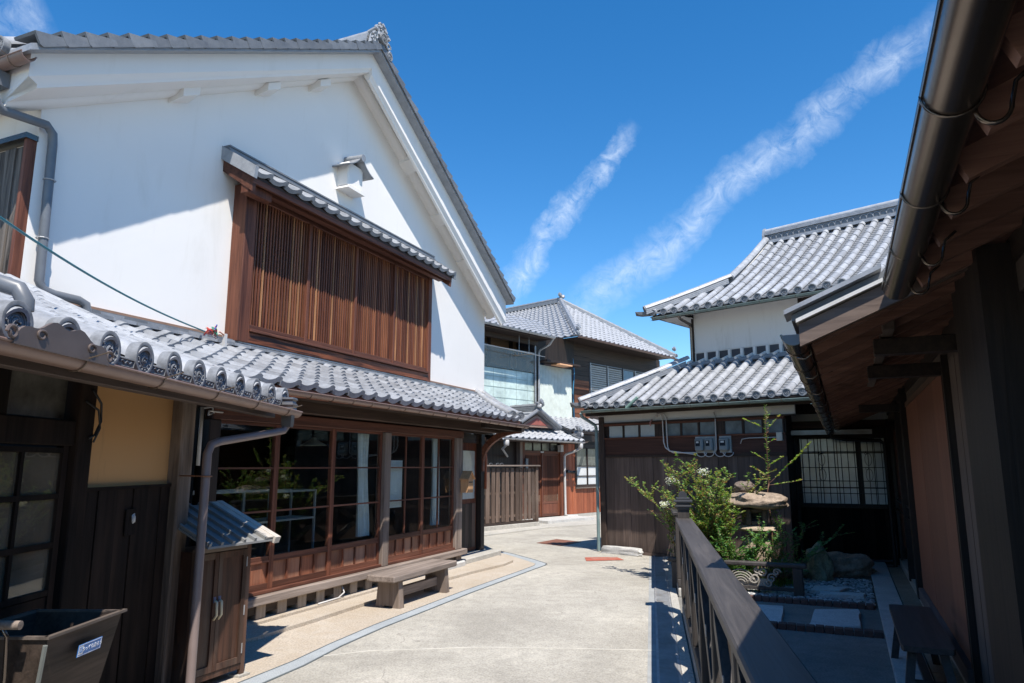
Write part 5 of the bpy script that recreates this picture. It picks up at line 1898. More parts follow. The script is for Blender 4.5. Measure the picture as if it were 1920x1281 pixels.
def ridge_line(parent, a, b, r=.07, h=.14, name='ridge', ends=True):
    mb = MB()
    for k in range(3):
        mb.beam(Vector(a) + Vector((0, 0, k * .045)), Vector(b) + Vector((0, 0, k * .045)), .20 - k * .03, .035)
    mb.tube([Vector(a) + Vector((0, 0, h)), Vector(b) + Vector((0, 0, h))], r, 8)
    L = (Vector(b) - Vector(a)).length
    for k in range(int(L / .26)):
        c = Vector(a).lerp(Vector(b), (k + .5) * .26 / L) + Vector((0, 0, h))
        d = (Vector(b) - Vector(a)).normalized()
        mb.tube([c - d * .012, c + d * .012], r * 1.14, 8)
    if ends:
        c = Vector(a)
        for k in range(5):
            mb.rock(c + Vector((random.uniform(-.1, .1), random.uniform(-.05, .05), random.uniform(.05, .35))), (.09, .07, .09), 1, .3, 2, k)
    return mb.build(name, TILE, parent, angle=40, kind=None)


sr = thing('glazed_upper_house', 'grey tiled house with a tall glazed upper front right behind the white storehouse', 'building', FE)
part('upper_core', DARKROOM, sr, -4, .88, -5, -1.9, 0, 5.5)
part('floor_slab', DARKROOM, sr, -4, .88, -1.9, -.85, 3.0, 3.2)
part('side_wall', W_DARK, sr, .82, .90, -1.9, -.80, 3.0, 5.5)
part('inner_wall', plain('tan_inner_wall', (.26, .16, .08), .8), sr, -4, .88, -1.6, -1.55, 4.6, 5.5)
for s in (-.55, .45): part('inner_post', W_DARK, sr, s, s + .09, -1.54, -1.46, 3.2, 5.5)
GL2 = plain('milky_green_glass', (.50, .60, .56), .18, var=.25, scale=2.4)
part('lower_glazing', GL2, sr, -4, .82, -.86, -.84, 3.2, 4.35)
for k in range(10):
    part('glazing_seam', plain('seam_green', (.28, .35, .32), .5), sr, -4 + k * .5, -3.992 + k * .5, -.839, -.835, 3.2, 4.35)
for z in (3.5, 3.8, 4.1):
    part('glazing_seam', MATS['seam_green'], sr, -4, .82, -.834, -.831, z, z + .01)
part('glass_sheet', glass('house_glass', (.9, .9, .88), .3), sr, -4, .82, -.80, -.795, 4.36, 4.95)
part('rail', METAL_LT, sr, -4, .84, -.80, -.78, 4.95, 4.98)
part('corner_post', METAL_LT, sr, .80, .84, -.80, -.76, 3.1, 5.45)
part('eave_board', W_DARKX, sr, -4, .95, -.80, -.25, 5.36, 5.44)
part('front_beam', W_DARKX, sr, -4, .9, -.84, -.72, 5.22, 5.36)
patch('roof', sr, (-4, -.20, 5.47), (.95, -.20, 5.47), (2.6, -2.0, 6.38), (-4, -2.0, 6.38), 20, 8, TILE_S)
gutter(sr, (-4, -.14, 5.45), (.98, -.14, 5.42), .05, METAL_LT, .8)
mb = MB(); mb.tube([(.92, -.14, 5.38), (.88, -.2, 5.25), (.5, -.7, 5.10), (.93, -.74, 5.0), (.95, -.76, 3.1)], .035, 8)
mb = MB(); mb.tube([(.95, -.14, 5.40), (.95, -.30, 5.22), (.95, -.70, 5.08), (.95, -.74, 4.98), (.95, -.76, 3.1)], .035, 8); mb.build('downpipe', METAL_LT, sr, angle=50)
t = thing('drying_pole', 'pale horizontal laundry pole with a small wooden hanger in front of the upper glazing', 'laundry pole', FE, (-1, -.5, 4.85))
mb = MB(); mb.tube([(-3, 0, .12), (1.95, 0, .0)], .014, 8); mb.build('pole', METAL_LT, t, smooth=True)
for s in (.75, 1.2):
    mb = MB(); mb.tube([(s, 0, .03), (s, 0, .55)], .008, 6); mb.build('hanging_rod', METAL_LT, t)
mb = MB(); mb.beam((.55, 0, -.12), (1.35, 0, .02), .03, .02)
for k in range(6): mb.tube([(.6 + k * .13, 0, -.10 + k * .022), (.6 + k * .13, 0, -.03 + k * .022)], .008, 5)
mb.build('peg_hanger', W_TAN, t)

tb = thing('dark_timber_house', 'dark two-storey timber house with a hipped tile roof beyond the street bend', 'building', FE)
part('upper_core', W_DARK, tb, 3.1, 9.1, -8, -1.25, 0, 5.78)
part('link_wall', W_DARK, tb, .92, 3.1, -4, -1.0, 0, 5.7)
for k in range(17):
    z = 2.95 + k * .165
    part('siding_board', wood('sunlit_red_siding', (.06, .022, .013), (.26, .10, .05), 'x', .7) if k < 9 else W_DARKX, tb, 3.15, 4.22, -1.25, -1.20 - (k % 2) * .008, z, z + .16)  # lower boards redder and brighter: sunlight put into their colour
part('upper_board_band', W_DARKX, tb, 4.2, 9.1, -1.25, -1.22, 5.12, 5.7)
part('corner_post', W_RED, tb, 3.08, 3.16, -1.26, -1.17, 2.9, 5.75)
for k, (a, b) in enumerate(((4.30, 5.30), (5.36, 6.30), (6.36, 7.15), (7.2, 8.6))):
    lv = part('shutter_window', METAL_GY if k == 2 else METAL_LT, tb, a, a + .04, -1.25, -1.19, 4.0, 5.1)
    part('shutter_frame', METAL_GY, lv, a + .04, b, -1.25, -1.19, 5.06, 5.1)
    if k == 2:
        part('pane', plain('blue_grey_pane', (.16, .22, .27), .1), lv, a + .05, b - .04, -1.24, -1.22, 4.0, 5.05)
    else:
        for j in range(13):
            mb = MB(); mb.prism([(-1.24, 4.05 + j * .078), (-1.20, 4.03 + j * .078), (-1.20, 4.085 + j * .078), (-1.24, 4.105 + j * .078)], 's', a + .04, b - .02)
            mb.build('louvre_slat', plain('aluminium_louvre', (.36, .35, .33), .5, .3), lv)
part('wall_below', W_DARKX, tb, 4.2, 9.1, -1.25, -1.22, 2.9, 4.0)
c_, b_, r__, d_ = (2.52, -.40, 5.74), (5.62, -3.5, 7.86), (8.84, -.40, 5.72), (2.52, -9, 5.74)
# front hip face as narrowing courses
def tri(name, A, B, T, nv, m_, pitch=.27):
    A, B, T = map(Vector, (A, B, T))
    mb = MB()
    nrm = (B - A).cross(T - A).normalized()
    if nrm.z < 0: nrm = -nrm
    Ltot = (B - A).length
    for j in range(nv):
        v0, v1 = j / nv, min(1, (j + 1.08) / nv)
        l0 = A.lerp(T, v0); r0 = B.lerp(T, v0)
        w = (r0 - l0).length
        ex = (B - A).normalized()
        k0 = math.floor(((l0 - A).dot(ex)) / pitch); k1 = math.ceil(((r0 - A).dot(ex)) / pitch)
        up = (T - (A + ex * (T - A).dot(ex)))
        for i in range(k0, k1):
            lo = max(i * pitch, (l0 - A).dot(ex)); hi = min((i + 1) * pitch, (r0 - A).dot(ex))
            if hi - lo < .05: continue
            pts = []
            for v, h in ((v0, .032), (v1, .008)):
                for q in range(5):
                    pts.append(A + ex * (lo + (hi - lo) * q / 4) + up * v + nrm * (h + (-.022, -.03, -.018, .022, -.006)[q]))
            for q in range(5): pts.append(pts[q] - nrm * .03)
            F = []
            for q in range(4): F += [(q, q + 1, 6 + q, 5 + q), (10 + q, 11 + q, q + 1, q)]
            mb.add(pts, F)
    mb.add([A - nrm * .04, B - nrm * .04, T - nrm * .04], [(0, 1, 2)])
    return mb.build(name, m_, tb, kind='stuff')


tri('front_roof', c_, r__, b_, 16, TILE_S)
patch('side_roof', tb, (2.52, -.40, 5.74), (2.52, -9, 5.74), (5.62, -9, 7.86), (5.62, -3.5, 7.86), 30, 15, TILE_S)
ridge_line(tb, c_, b_, .06, .13, 'hip_ridge')
ridge_line(tb, r__, b_, .06, .11, 'hip_ridge')
ridge_line(tb, b_, (5.62, -9, 7.86), .06, .15, 'main_ridge')
part('soffit', W_DARKX, tb, 2.56, 8.8, -1.25, -.45, 5.68, 5.70)
part('soffit', W_DARKX, tb, 2.56, 3.1, -9, -1.25, 5.68, 5.70)
gutter(tb, (2.5, -.34, 5.70), (8.9, -.34, 5.66), .05, METAL_BR, .5)
mb = MB(); mb.tube([(8.8, -.34, 5.62), (8.75, -.5, 5.45), (8.5, -1.1, 5.3)], .035, 8); mb.build('downpipe', METAL_DK, tb, angle=50)
# pale corrugated sheet
cg = MB()
cg.grid(lambda u, v: (1.04 + 1.64 * u, -.80 + .016 * math.sin(u * 2 * math.pi * 22), 2.9 + 1.75 * v), 176, 1)
cgo = cg.build('corrugated_sheet', plain('pale_green_sheet', (.58, .63, .58), .6, var=.06, dirt=((.3, .32, .28), .35)), tb, smooth=True)
part('sheet_cap', W_DARKX, tb, 1.0, 2.72, -.84, -.45, 4.72, 4.78)
part('pale_base', OFFWHITE, tb, 1.3, 2.9, -.9, -.82, 2.3, 2.95)
part('loose_board', wood('orange_board', (.5, .26, .13), (.65, .36, .2), 'x'), tb, 1.5, 2.15, -.70, -.35, 4.66, 4.70)
mb = MB(); mb.tube([(3.05, -1.1, 5.60), (3.05, -1.02, 5.1), (3.10, -1.0, 4.6), (3.0, -1.0, 3.9), (3.02, -.95, 2.7)], .022, 7)
o = mb.build('blue_cable', plain('blue_cable_sheath', (.04, .20, .34), .5), tb, smooth=True)

# entrance building ---------------------------------------------------
eb = thing('entrance_house', 'single-storey entrance wing with small gabled tile roof, sliding doors and rust-red boards', 'building', FE)
part('wall_core', W_DARK, eb, -2.6, 3.4, -3, -.12, 0, 2.3)
part('left_wall', CREAM, eb, -2.6, -.72, -.34, -.30, 0, 2.2)
part('corner_post', W_GREY, eb, -.80, -.70, -.34, .02, 0, 2.2)
for k in range(9):
    for sg in (1, -1):
        a = -1.72 + k * .14
        x0, x1 = (a, a + .55) if sg > 0 else (a + .55, a)
        x1c = min(max(x1, -1.75), -.82); x0c = min(max(x0, -1.75), -.82)
        zf = lambda x: 1.45 + .62 * abs(x - x0) / .55
        mb = MB(); mb.beam((x0c, -.285 + (.006 if sg > 0 else 0), zf(x0c)), (x1c, -.285 + (.006 if sg > 0 else 0), zf(x1c)), .010, .018)
        mb.build('lattice_strip', W_DARK, eb)
part('door_frame', W_RED, eb, -.68, -.58, -.1, .0, .10, 2.25)
part('door_frame', W_RED, eb, 1.00, 1.12, -.12, .02, .0, 2.25)
part('door_head', W_REDX, eb, -.58, 1.0, -.1, 0, 1.90, 1.97)
part('door_plate', PVC, eb, .10, .24, .0, .01, 1.915, 1.955)
for k in range(4):
    part('transom_pane', plain('dim_pane', (.10, .11, .11), .15, var=.4, scale=4), eb, -.56 + k * .39, -.20 + k * .39, -.06, -.05, 1.98, 2.22)
for k in range(5):
    part('transom_bar', W_DARK, eb, -.59 + k * .39, -.56 + k * .39, -.07, -.03, 1.97, 2.24)
for (a, b, n) in ((-.58, .22, -.07), (.20, 1.0, -.035)):
    d = part('sliding_door', W_RED, eb, a, a + .05, n - .03, n, .12, 1.90)
    part('door_stile', W_RED, d, b - .05, b, n - .03, n, .12, 1.90)
    part('door_rail', W_REDX, d, a + .05, b - .05, n - .03, n, .12, .20)
    part('door_rail', W_REDX, d, a + .05, b - .05, n - .03, n, .48, .54)
    part('door_rail', W_REDX, d, a + .05, b - .05, n - .03, n, 1.84, 1.90)
    part('door_board', W_RED, d, a + .05, b - .05, n - .02, n - .01, .20, .48)
    part('pale_strip', plain('green_paper', (.36, .36, .28), .7), d, a + .05, b - .05, n - .026, n - .02, .54, .72)  # pale green strip behind the lower door slats
    part('door_back', W_DARK, d, a + .05, b - .05, n - .026, n - .02, .721, 1.84)
    k = 0
    x = a + .07
    while x < b - .06:
        part('door_slat', W_RED, d, x, x + .018, n - .018, n - .003, .54, 1.84)
        x += .042
# rust-red boarded wall and window
s = 1.14
while s < 3.3:
    part('red_board', W_RUST, eb, s, min(s + .175, 3.3), -.1, -.055 + random.choice((0, .008)), .12, .86 if s > 1.7 else 2.2)
    s += .178
part('sill', W_GREYX, eb, 1.78, 3.3, -.1, .02, .865, .90)
part('foundation', CONC, eb, 1.14, 3.4, -.12, -.03, 0, .115)
part('window_frame', W_DARK, eb, 1.80, 1.88, -.1, -.03, .90, 2.2)
part('window_frame', W_DARKX, eb, 1.88, 3.3, -.1, -.03, .90, .97)
part('window_frame', W_DARKX, eb, 1.88, 3.3, -.1, -.03, 2.08, 2.2)
for a, b in ((1.88, 2.43), (2.47, 3.0)):
    for z0, z1, m_ in ((.98, 1.22, PAPER), (1.25, 1.52, PAPER), (1.55, 2.07, plain('dim_pane', (.1, .11, .11), .15))):
        part('pane', m_, eb, a + .01, b - .01, -.08, -.07, z0, z1)
part('mullion', W_DARK, eb, 2.43, 2.47, -.09, -.04, .97, 2.08)
for z in (1.235, 1.535): part('window_bar', W_DARKX, eb, 1.88, 3.3, -.085, -.045, z - .014, z + .014)
mb = MB(); mb.tube([(1.30, .02, 1.38), (1.45, .03, 1.36), (1.58, .10, 1.36)], [.05, .04, .05], 8); mb.build('wall_fitting', BLACK, eb)
patch('roof', eb, (-2.2, .52, 2.29), (1.55, .52, 2.27), (1.2, -.9, 2.95), (-1.9, -.9, 2.95), 15, 6, TILE_S)
patch('rear_roof', eb, (1.1, .30, 2.62), (4.2, .30, 2.60), (4.2, -1.0, 3.1), (1.1, -1.0, 3.12), 12, 6, TILE_S)
part('eave_board', W_DARKX, eb, -2.1, 1.5, -.2, .48, 2.20, 2.235)
part('eave_board', W_DARKX, eb, 1.3, 4, -.2, .28, 2.50, 2.55)
gutter(eb, (-2.1, .58, 2.26), (1.42, .58, 2.23), .04, METAL_LT, .8)
gutter(eb, (1.45, .56, 2.235), (2.6, -.15, 2.30), .035, METAL_BR, .8)
mb = MB(); mb.cbox(1.22, 1.34, .50, .62, 2.04, 2.20, c=.02); mb.tube([(1.28, .56, 2.06), (1.25, .40, 1.98), (1.14, .12, 1.88), (1.12, .08, 1.82), (1.13, .08, .14), (1.2, .12, .10), (1.5, .25, .09)], .035, 10)
mb.build('downpipe', PVC, eb, angle=50)
mb = MB(); mb.cbox(-2.02, -1.90, .50, .62, 2.06, 2.22, c=.02); mb.tube([(-1.96, .56, 2.08), (-1.94, .4, 1.98), (-1.2, -.1, 1.80)], .03, 8); mb.build('side_pipe', PVC, eb, angle=50)
# small gable over the entrance
gbm = MB()
gbm.prism([(-.98, 2.62), (.50, 2.62), (-.24, 2.98)], 'n', .12, .16)
ga = gbm.build('gable_face', wood('faded_red_gable', (.2, .12, .09), (.36, .25, .2), 'x', .8), eb)
mb = MB(); mb.prism([(-.70, 2.68), (.24, 2.68), (-.24, 2.89)], 'n', .16, .17); mb.build('gable_ornament', plain('faded_red', (.30, .09, .07), .7), ga)
for sx, (a, b) in ((-1, (-1.22, -.24)), (1, (-.24, .74))):
    zz = (2.56, 3.05) if sx < 0 else (3.05, 2.56)
    gm = MB()
    gm.loft([(a, .22, zz[0]), (b, .22, zz[1]), (b, .22, zz[1] + .06), (a, .22, zz[0] + .06)], [(a, -.9, zz[0]), (b, -.9, zz[1]), (b, -.9, zz[1] + .06), (a, -.9, zz[0] + .06)])
    gs = gm.build('gable_slope', TILE, eb)
    for k in range(5):
        t_ = k / 4
        mb = MB(); x = a + (b - a) * t_; z = zz[0] + (zz[1] - zz[0]) * t_ + .08
        mb.tube([(x, .24, z), (x, -.9, z)], .045, 8); mb.build('round_row', TILE_S, gs, angle=40)
    mb = MB(); mb.tube([(a, .25, zz[0] + .08), (b, .25, zz[1] + .08)], .055, 8); mb.build('verge_round', TILE, gs, angle=40)
ridge_line(eb, (-.24, .28, 3.10), (-.24, -.9, 3.10), .06, .14)
ridge_line(eb, (-1.25, .30, 2.55), (-2.0, -.5, 2.95), .06, .12, 'hip_ridge')
ridge_line(eb, (1.45, .45, 2.36), (1.1, -.9, 2.98), .06, .10, 'hip_ridge')
part('entrance_lamp', PVC, eb, .88, 1.0, .02, .14, 1.95, 2.15)
mb = MB(); mb.cbox(-.60, -.50, .0, .06, 1.35, 1.75); mb.build('mail_plate', METAL_GY, eb)
# orange notice by the wall
o = MB().prism([(-2.02, 2.02), (-1.78, 2.02), (-1.70, 1.52), (-2.02, 1.52)], 'n', -.20, -.18).build('hanging_notice', plain('orange_cloth', (.66, .26, .05), .8, var=.06))
o.matrix_world = FE.mat
o['label'] = 'orange notice sheet hanging above the board fence'; o['category'] = 'notice'
# an empty plot wall closing the view between the houses
o = MB().box(9.2, 14, -2, -1.8, 0, 5.6).build('rear_white_wall', OFFWHITE); o.matrix_world = FE.mat
o['label'] = 'pale plastered wall just visible past the far end of the dark timber house'; o['category'] = 'wall'

# board fence -----------------------------------------------------------
FF = Frame(-.80, 16.90, 40.3)
t = thing('board_fence', 'weathered brown board fence of staggered vertical planks at the street bend', 'fence', FF)
part('plinth', CONC, t, -1.2, 2.30, -.14, .02, 0, .13, c=.01)
part('bottom_rail', W_DARKX, t, -1.1, 2.26, -.09, -.01, .14, .19)
part('cap_rail', W_GREYX, t, -1.1, 2.32, -.12, .06, 1.53, 1.565, c=.006)
for z in (.30, .86, 1.38): part('rail', W_FENCE, t, -1.1, 2.24, -.075, -.035, z, z + .05)
part('end_post', W_FENCE, t, 2.20, 2.29, -.11, .01, .13, 1.53, c=.006)
part('end_post_foot', CONC, t, 2.26, 2.34, -.08, 0, 0, .13)
s, k = -1.1, 0
while s < 2.15:
    w = random.uniform(.105, .125)
    z0 = .20 + random.uniform(-.01, .015)
    part('fence_board', W_FENCE, t, s, s + w, -.034, -.014, z0, 1.49 + random.uniform(-.01, .01))
    part('rear_board', W_FENCE, t, s + w + .02, s + w + .085, -.095, -.077, .22, 1.47)
    s += w + .105 * random.uniform(.35, .9)
mb = MB()
for c in (.45, .70, .85):
    mb.tube([(c + .06 * math.cos(t_), .0, 1.57 + .04 * math.sin(t_)) for t_ in [k * .5 for k in range(10)]], .006, 5)
mb.build('wire_coils', METAL_GY, t, smooth=True, kind='stuff')
# ------------------------------------------------------------------ black stained railing (frame FQ: s along, n to the right)
def rail_section(s0, s1, label, cap_near, cap_far, top=1.0):
    t = thing('timber_railing', label, 'railing', FQ, (0, 0, 0), 'black stained railings along the drain')
    part('plinth', CONC, t, s0 - .04, s1 + .04, -.05, .09, 0, .10, c=.01)
    part('bottom_rail', W_RAIL, t, s0, s1, -.05, .06, .115, .20, c=.006)
    part('top_rail', W_RAIL, t, s0, s1, -.085, .085, top - .045, top, c=.008)
    part('under_rail', W_RAIL, t, s0 + .05, s1 - .05, -.035, .035, top - .14, top - .048, c=.004)
    n = max(2, round((s1 - s0) / 1.04))
    xs = [s0 + .06 + (s1 - s0 - .12) * k / n for k in range(n + 1)]
    for x in xs:
        part('post', W_RAILZ, t, x - .05, x + .05, -.055, .055, .201, top - .047, c=.006)
    for a, b in zip(xs, xs[1:]):
        a, b = a + .05, b - .05
        m_ = (a + b) / 2
        for (p, q, off) in (((a, .22), (b, .84), -.024), ((a, .84), (b, .22), .023)):
            mb = MB()
            mb.beam((p[0], off, p[1]), (q[0], off, q[1]), .045, .095)
            mb.build('diagonal_brace', W_RAIL, t)
        mb = MB(); mb.prism([(m_ - .06, .53), (m_, .62), (m_ + .06, .53), (m_, .44)], 'n', -.045, .045); mb.build('boss', W_RAILZ, t)
        part('bolt_plate', METAL_LT, t, m_ - .012, m_ + .012, -.052, -.046, .60, .66)
    for s in ([s0 + .04] if cap_near else []) + ([s1 - .02] if cap_far else []):
        part('end_post', W_RAILZ, t, s - .045, s + .045, -.06, .06, top + .001, top + .09)
        for k, (w, z) in enumerate(((.055, .09), (.075, .115), (.06, .14), (.085, .165), (.062, .19))):
            cp = MB(); cp.cbox(s - w, s + w, -w - .01, w + .01, top + z, top + z + .024, c=.004)
            cp.build('post_cap', plain('black_tile_cap', (.05, .052, .058), .35, .2), t)
        cp = MB(); cp.tube([(s - .05, 0, top + .235), (s + .05, 0, top + .235)], .045, 12); cp.build('post_cap_roll', MATS['black_tile_cap'], t, angle=40)
    return t


rail_section(-7.2, -.02, 'long near section of black stained railing with crossed braces beside the drain', False, True)
rail_section(1.12, 5.3, 'far section of black stained railing beyond the gap, ending near the plank wall', False, False, .99)

# ------------------------------------------------------------------ garden (frame FR)
bed = MB(True)
bed.add([(2.15, 8.9, .02), (3.4, 9.05, .02), (5.3, 9.6, .02), (5.9, 11.3, .02), (4.9, 12.0, .02), (4.3, 11.0, .02), (2.7, 12.5, .02), (2.5, 11.2, .02)], [tuple(range(8))])
structure('garden_soil', bed, SOIL, Frame(0, 0, 90))

# brick edgings
BRICK = plain('dark_brick', (.12, .065, .055), .85, scale=20, bmp=.4)
bme = MB().cbox(-.05, .05, -.0375, .0375, -.02, .055, c=.004).mesh('brick', BRICK)
for s, nA, nB, lab in ((2.90, -1.95, -.01, 'row of dark bricks on edge between the gravel bed and the stepping slabs'), (1.50, -1.75, -.01, 'row of dark bricks on edge nearer the bench, before the stepping slabs')):
    t = thing('brick_edging', lab, 'edging', FR, (s, 0, 0), 'brick edgings in the courtyard')
    k, n = 0, nA
    while n < nB - .07:
        inst('brick', bme, t, Matrix.Translation((random.uniform(-.004, .004), -(n + .04), random.uniform(-.004, .003))) @ Matrix.Rotation(random.uniform(-.03, .03), 4, 'Z'))
        n += .083
# stepping slabs
def slab(pts, z0, z1, lab, m_=SLAB, seed=0):
    rnd = random.Random(seed)
    q = []
    for a, b in zip(pts, pts[1:] + pts[:1]):
        for k in range(5):
            t_ = k / 5
            q.append((a[0] + (b[0] - a[0]) * t_ + rnd.uniform(-.008, .008), a[1] + (b[1] - a[1]) * t_ + rnd.uniform(-.008, .008)))
    mb = MB(True)
    c = (sum(p[0] for p in q) / len(q), sum(p[1] for p in q) / len(q))
    top = [(c[0] + (p[0] - c[0]) * .975, c[1] + (p[1] - c[1]) * .975, z1) for p in q]
    mid = [(p[0], p[1], z1 - .012) for p in q]
    bot = [(p[0], p[1], z0) for p in q]
    m = len(q)
    mb.add(top + mid + bot, [tuple(range(m))] + [(i, (i + 1) % m, m + (i + 1) % m, m + i) for i in range(m)] + [(m + i, m + (i + 1) % m, 2 * m + (i + 1) % m, 2 * m + i) for i in range(m)])
    o = mb.build('stepping_slab', m_)
    o['label'] = lab; o['category'] = 'stone slab'; o['group'] = 'flat stone slabs in the courtyard'
slab([(2.83, 7.10), (3.33, 7.10), (3.72, 7.92), (3.24, 7.92)], -.02, .04, 'large pale rectangular stepping slab between the brick rows, next to the kerb', seed=1)
slab([(2.30, 7.30), (2.63, 7.25), (2.98, 8.10), (2.45, 8.25)], -.02, .04, 'pale stepping slab between the brick rows, half hidden by the railing', seed=2)
slab([(3.62, 8.93), (3.95, 8.90), (4.18, 9.12), (3.82, 9.28)], .02, .065, 'thin bluish slab in the gravel, the farther of the two', seed=3)
slab([(3.60, 8.66), (4.08, 8.55), (4.18, 8.72), (3.70, 8.86)], .02, .065, 'thin bluish slab in the gravel, the nearer of the two', seed=4)

# gravel
gv = MB(True)
gbase = MB(True); gbase.add([tuple(FR.w(s, n, .012)) for s, n in ((2.95, -2.1), (2.95, -.01), (4.9, -.01), (5.2, -.9), (4.5, -2.1))], [(0, 1, 2, 3, 4)])
structure('gravel_base', gbase, SOIL, Frame(0, 0, 90))
import bmesh
bm = bmesh.new(); bmesh.ops.create_icosphere(bm, subdivisions=1, radius=1)
ico = ([tuple(v.co) for v in bm.verts], [tuple(v.index for v in f.verts) for f in bm.faces]); bm.free()
for i in range(4200):
    s = random.uniform(2.97, 4.95); n = random.uniform(-2.0, -.03)
    if s > 4.6 and n < -1.2: continue
    w = FR.w(s, n)
    r0 = random.uniform(.011, .026)
    M = (Matrix.Translation((w.x, w.y, .018 + r0 * .3)) @ Matrix.Rotation(random.uniform(0, 6.28), 4, 'Z') @ Matrix.Rotation(random.uniform(-.5, .5), 4, 'X')
         @ Matrix.Diagonal((r0 * 1.3, r0 * .8, r0 * .45, 1)))
    gv.mesh_at(ico, M)
def gravel_fn(nt, nd, lk, bs):
    ge = nd.new('ShaderNodeNewGeometry')
    c = ramp(nd, lk, ge.outputs['Random Per Island'], [(0, (.13, .135, .14)), (.5, (.32, .33, .34)), (.8, (.46, .47, .46)), (1, (.65, .64, .60))])
    lk.new(c, bs.inputs['Base Color']); bs.inputs['Roughness'].default_value = .7
gv.build('gravel', mat('gravel_stone', gravel_fn), None, kind='stuff')

# boulders
def boulder(c, rad, lab, m_, seed, rot=0):
    mb = MB(True); mb.rock((0, 0, 0), rad, 5, .17, 1.7, seed, flat=.5, cube=.18)
    o = mb.build('boulder', m_, None, angle=40)
    o.matrix_world = Matrix.Translation(c) @ Matrix.Rotation(rot, 4, 'Z')
    o['label'] = lab; o['category'] = 'rock'
boulder((4.20, 10.0, .17), (.155, .16, .29), 'upright mossy green boulder at the end of the low ornamental rail', STONE_MOSS, 5)
boulder((4.72, 10.42, .12), (.40, .22, .21), 'long brown boulder lying behind the mossy one', STONE_BR, 9, .15)
boulder((3.72, 10.15, .10), (.34, .16, .16), 'low dark rock just behind the ornamental rail', STONE_MOSS, 12, -.1)
boulder((5.18, 10.62, .03), (.10, .08, .06), 'small dark stone by the kerb at the far corner', STONE_MOSS, 13)

# stone lantern of natural rocks
t = thing('stone_lantern', 'rustic stone lantern of natural rocks with a broad flat cap and round top stone', 'stone lantern', FW, (3.27, -9.80, 0))
mb = MB(); mb.rock((0, 0, .32), (.24, .2, .30), 4, .12, 1.5, 21, flat=.9); mb.build('base_rock', STONE_BR, t, angle=45)
mb = MB(); mb.loft([(.00, .17, .10), (.24, .12, .10), (.22, .02, .10), (.02, .06, .10)], [(.10, .14, .60), (.15, .12, .60), (.14, .06, .56), (.10, .08, .56)])
sp = mb.build('leaning_slab_rock', STONE_BR if 0 else ground_mat('pale_rock', ((.33, .26, .19), (.44, .36, .28), (.25, .19, .14)), 50, .9, .5, big=3), t)
mb = MB(); mb.rock((.03, 0, .72), (.29, .22, .05), 3, .10, 2, 22); mb.build('plate_stone', MATS['pale_rock'], t, angle=45)
mb = MB()
for a in (-.13, .09): mb.cbox(a, a + .07, -.11, .11, .76, .98, c=.015)
mb.cbox(-.06, .09, -.11, -.06, .76, .98, c=.012); mb.cbox(-.06, .09, -.06, .11, .93, .98, c=.01); mb.cbox(-.06, .09, .08, .11, .76, .82, c=.008)
mb.build('fire_box', ground_mat('dark_rock', ((.09, .08, .065), (.15, .13, .11), (.06, .05, .04)), 50, .95, .6, big=3), t, kind='stuff')
mb = MB(); mb.rock((.02, 0, 1.09), (.46, .32, .115), 4, .16, 1.4, 24); mb.build('cap_stone', STONE_BR, t, angle=45)
mb = MB(); mb.rock((-.10, 0, 1.255), (.145, .12, .085), 4, .10, 2.5, 25); mb.build('top_stone', ground_mat('speckled_rock', ((.13, .10, .085), (.22, .18, .15), (.08, .06, .05)), 60, .95, 1, big=6), t, angle=50)

# low ornamental rail with wave carvings
t = thing('ornamental_rail', 'low dark timber rail with carved wave and cloud ornament in front of the garden', 'garden rail', FR, (3.26, -.82, 0))
part('top_rail', W_RAIL, t, -.055, .055, -1.55, .10, .345, .395, c=.012)
part('lower_rail', W_RAIL, t, -.025, .025, -1.5, -.06, .07, .11, c=.004)
part('post', W_RAILZ, t, -.05, .05, -.06, .05, 0, .344, c=.006)
part('post', W_RAILZ, t, -.05, .05, -1.50, -1.40, 0, .344, c=.006)
part('post_foot', W_RAILZ, t, .06, .14, -.05, .05, 0, .16)
WV = ground_mat('carved_stone', ((.27, .25, .22), (.34, .32, .28), (.2, .18, .16)), 80, .8, .2, big=4)
def yz_arc(cn, cz, r, a0, a1, th=.010, m=12, shrink=0.0, x=-.01):
    pts = []
    for k in range(m + 1):
        u = k / m
        a = R(a0 + (a1 - a0) * u)
        rr = r * (1 - shrink * u)
        pts.append((x, cn + rr * math.cos(a), cz + rr * math.sin(a)))
    return pts
wv = MB(); wv.box(-.004, .018, -1.38, -.30, .112, .20)
w_ = wv.build('wave_panel', WV, t)
for c in (-.92, -.66):
    for r in (.05, .08, .11, .14, .17):
        mb = MB(); mb.tube(yz_arc(c, .125, r, 5, 175, x=-.012), .0095, 6); mb.build('wave_arc', WV, w_, smooth=True)
for (cn, cz, r, a0) in ((-.50, .20, .065, 180), (-.40, .285, .055, 200), (-.30, .21, .060, 20), (-.24, .285, .045, 0), (-.46, .29, .04, 90), (-.34, .155, .05, 180)):
    mb = MB(); mb.tube(yz_arc(cn, cz, r, a0, a0 + 470, m=26, shrink=.82, x=-.015), .0125, 6); mb.build('cloud_scroll', WV, w_, smooth=True)
mb = MB()
mb.tube([(-.01, -.62, .14), (-.01, -.55, .17), (-.01, -.52, .23), (-.01, -.46, .25)], .014, 6); mb.build('wave_crest', WV, w_, smooth=True)

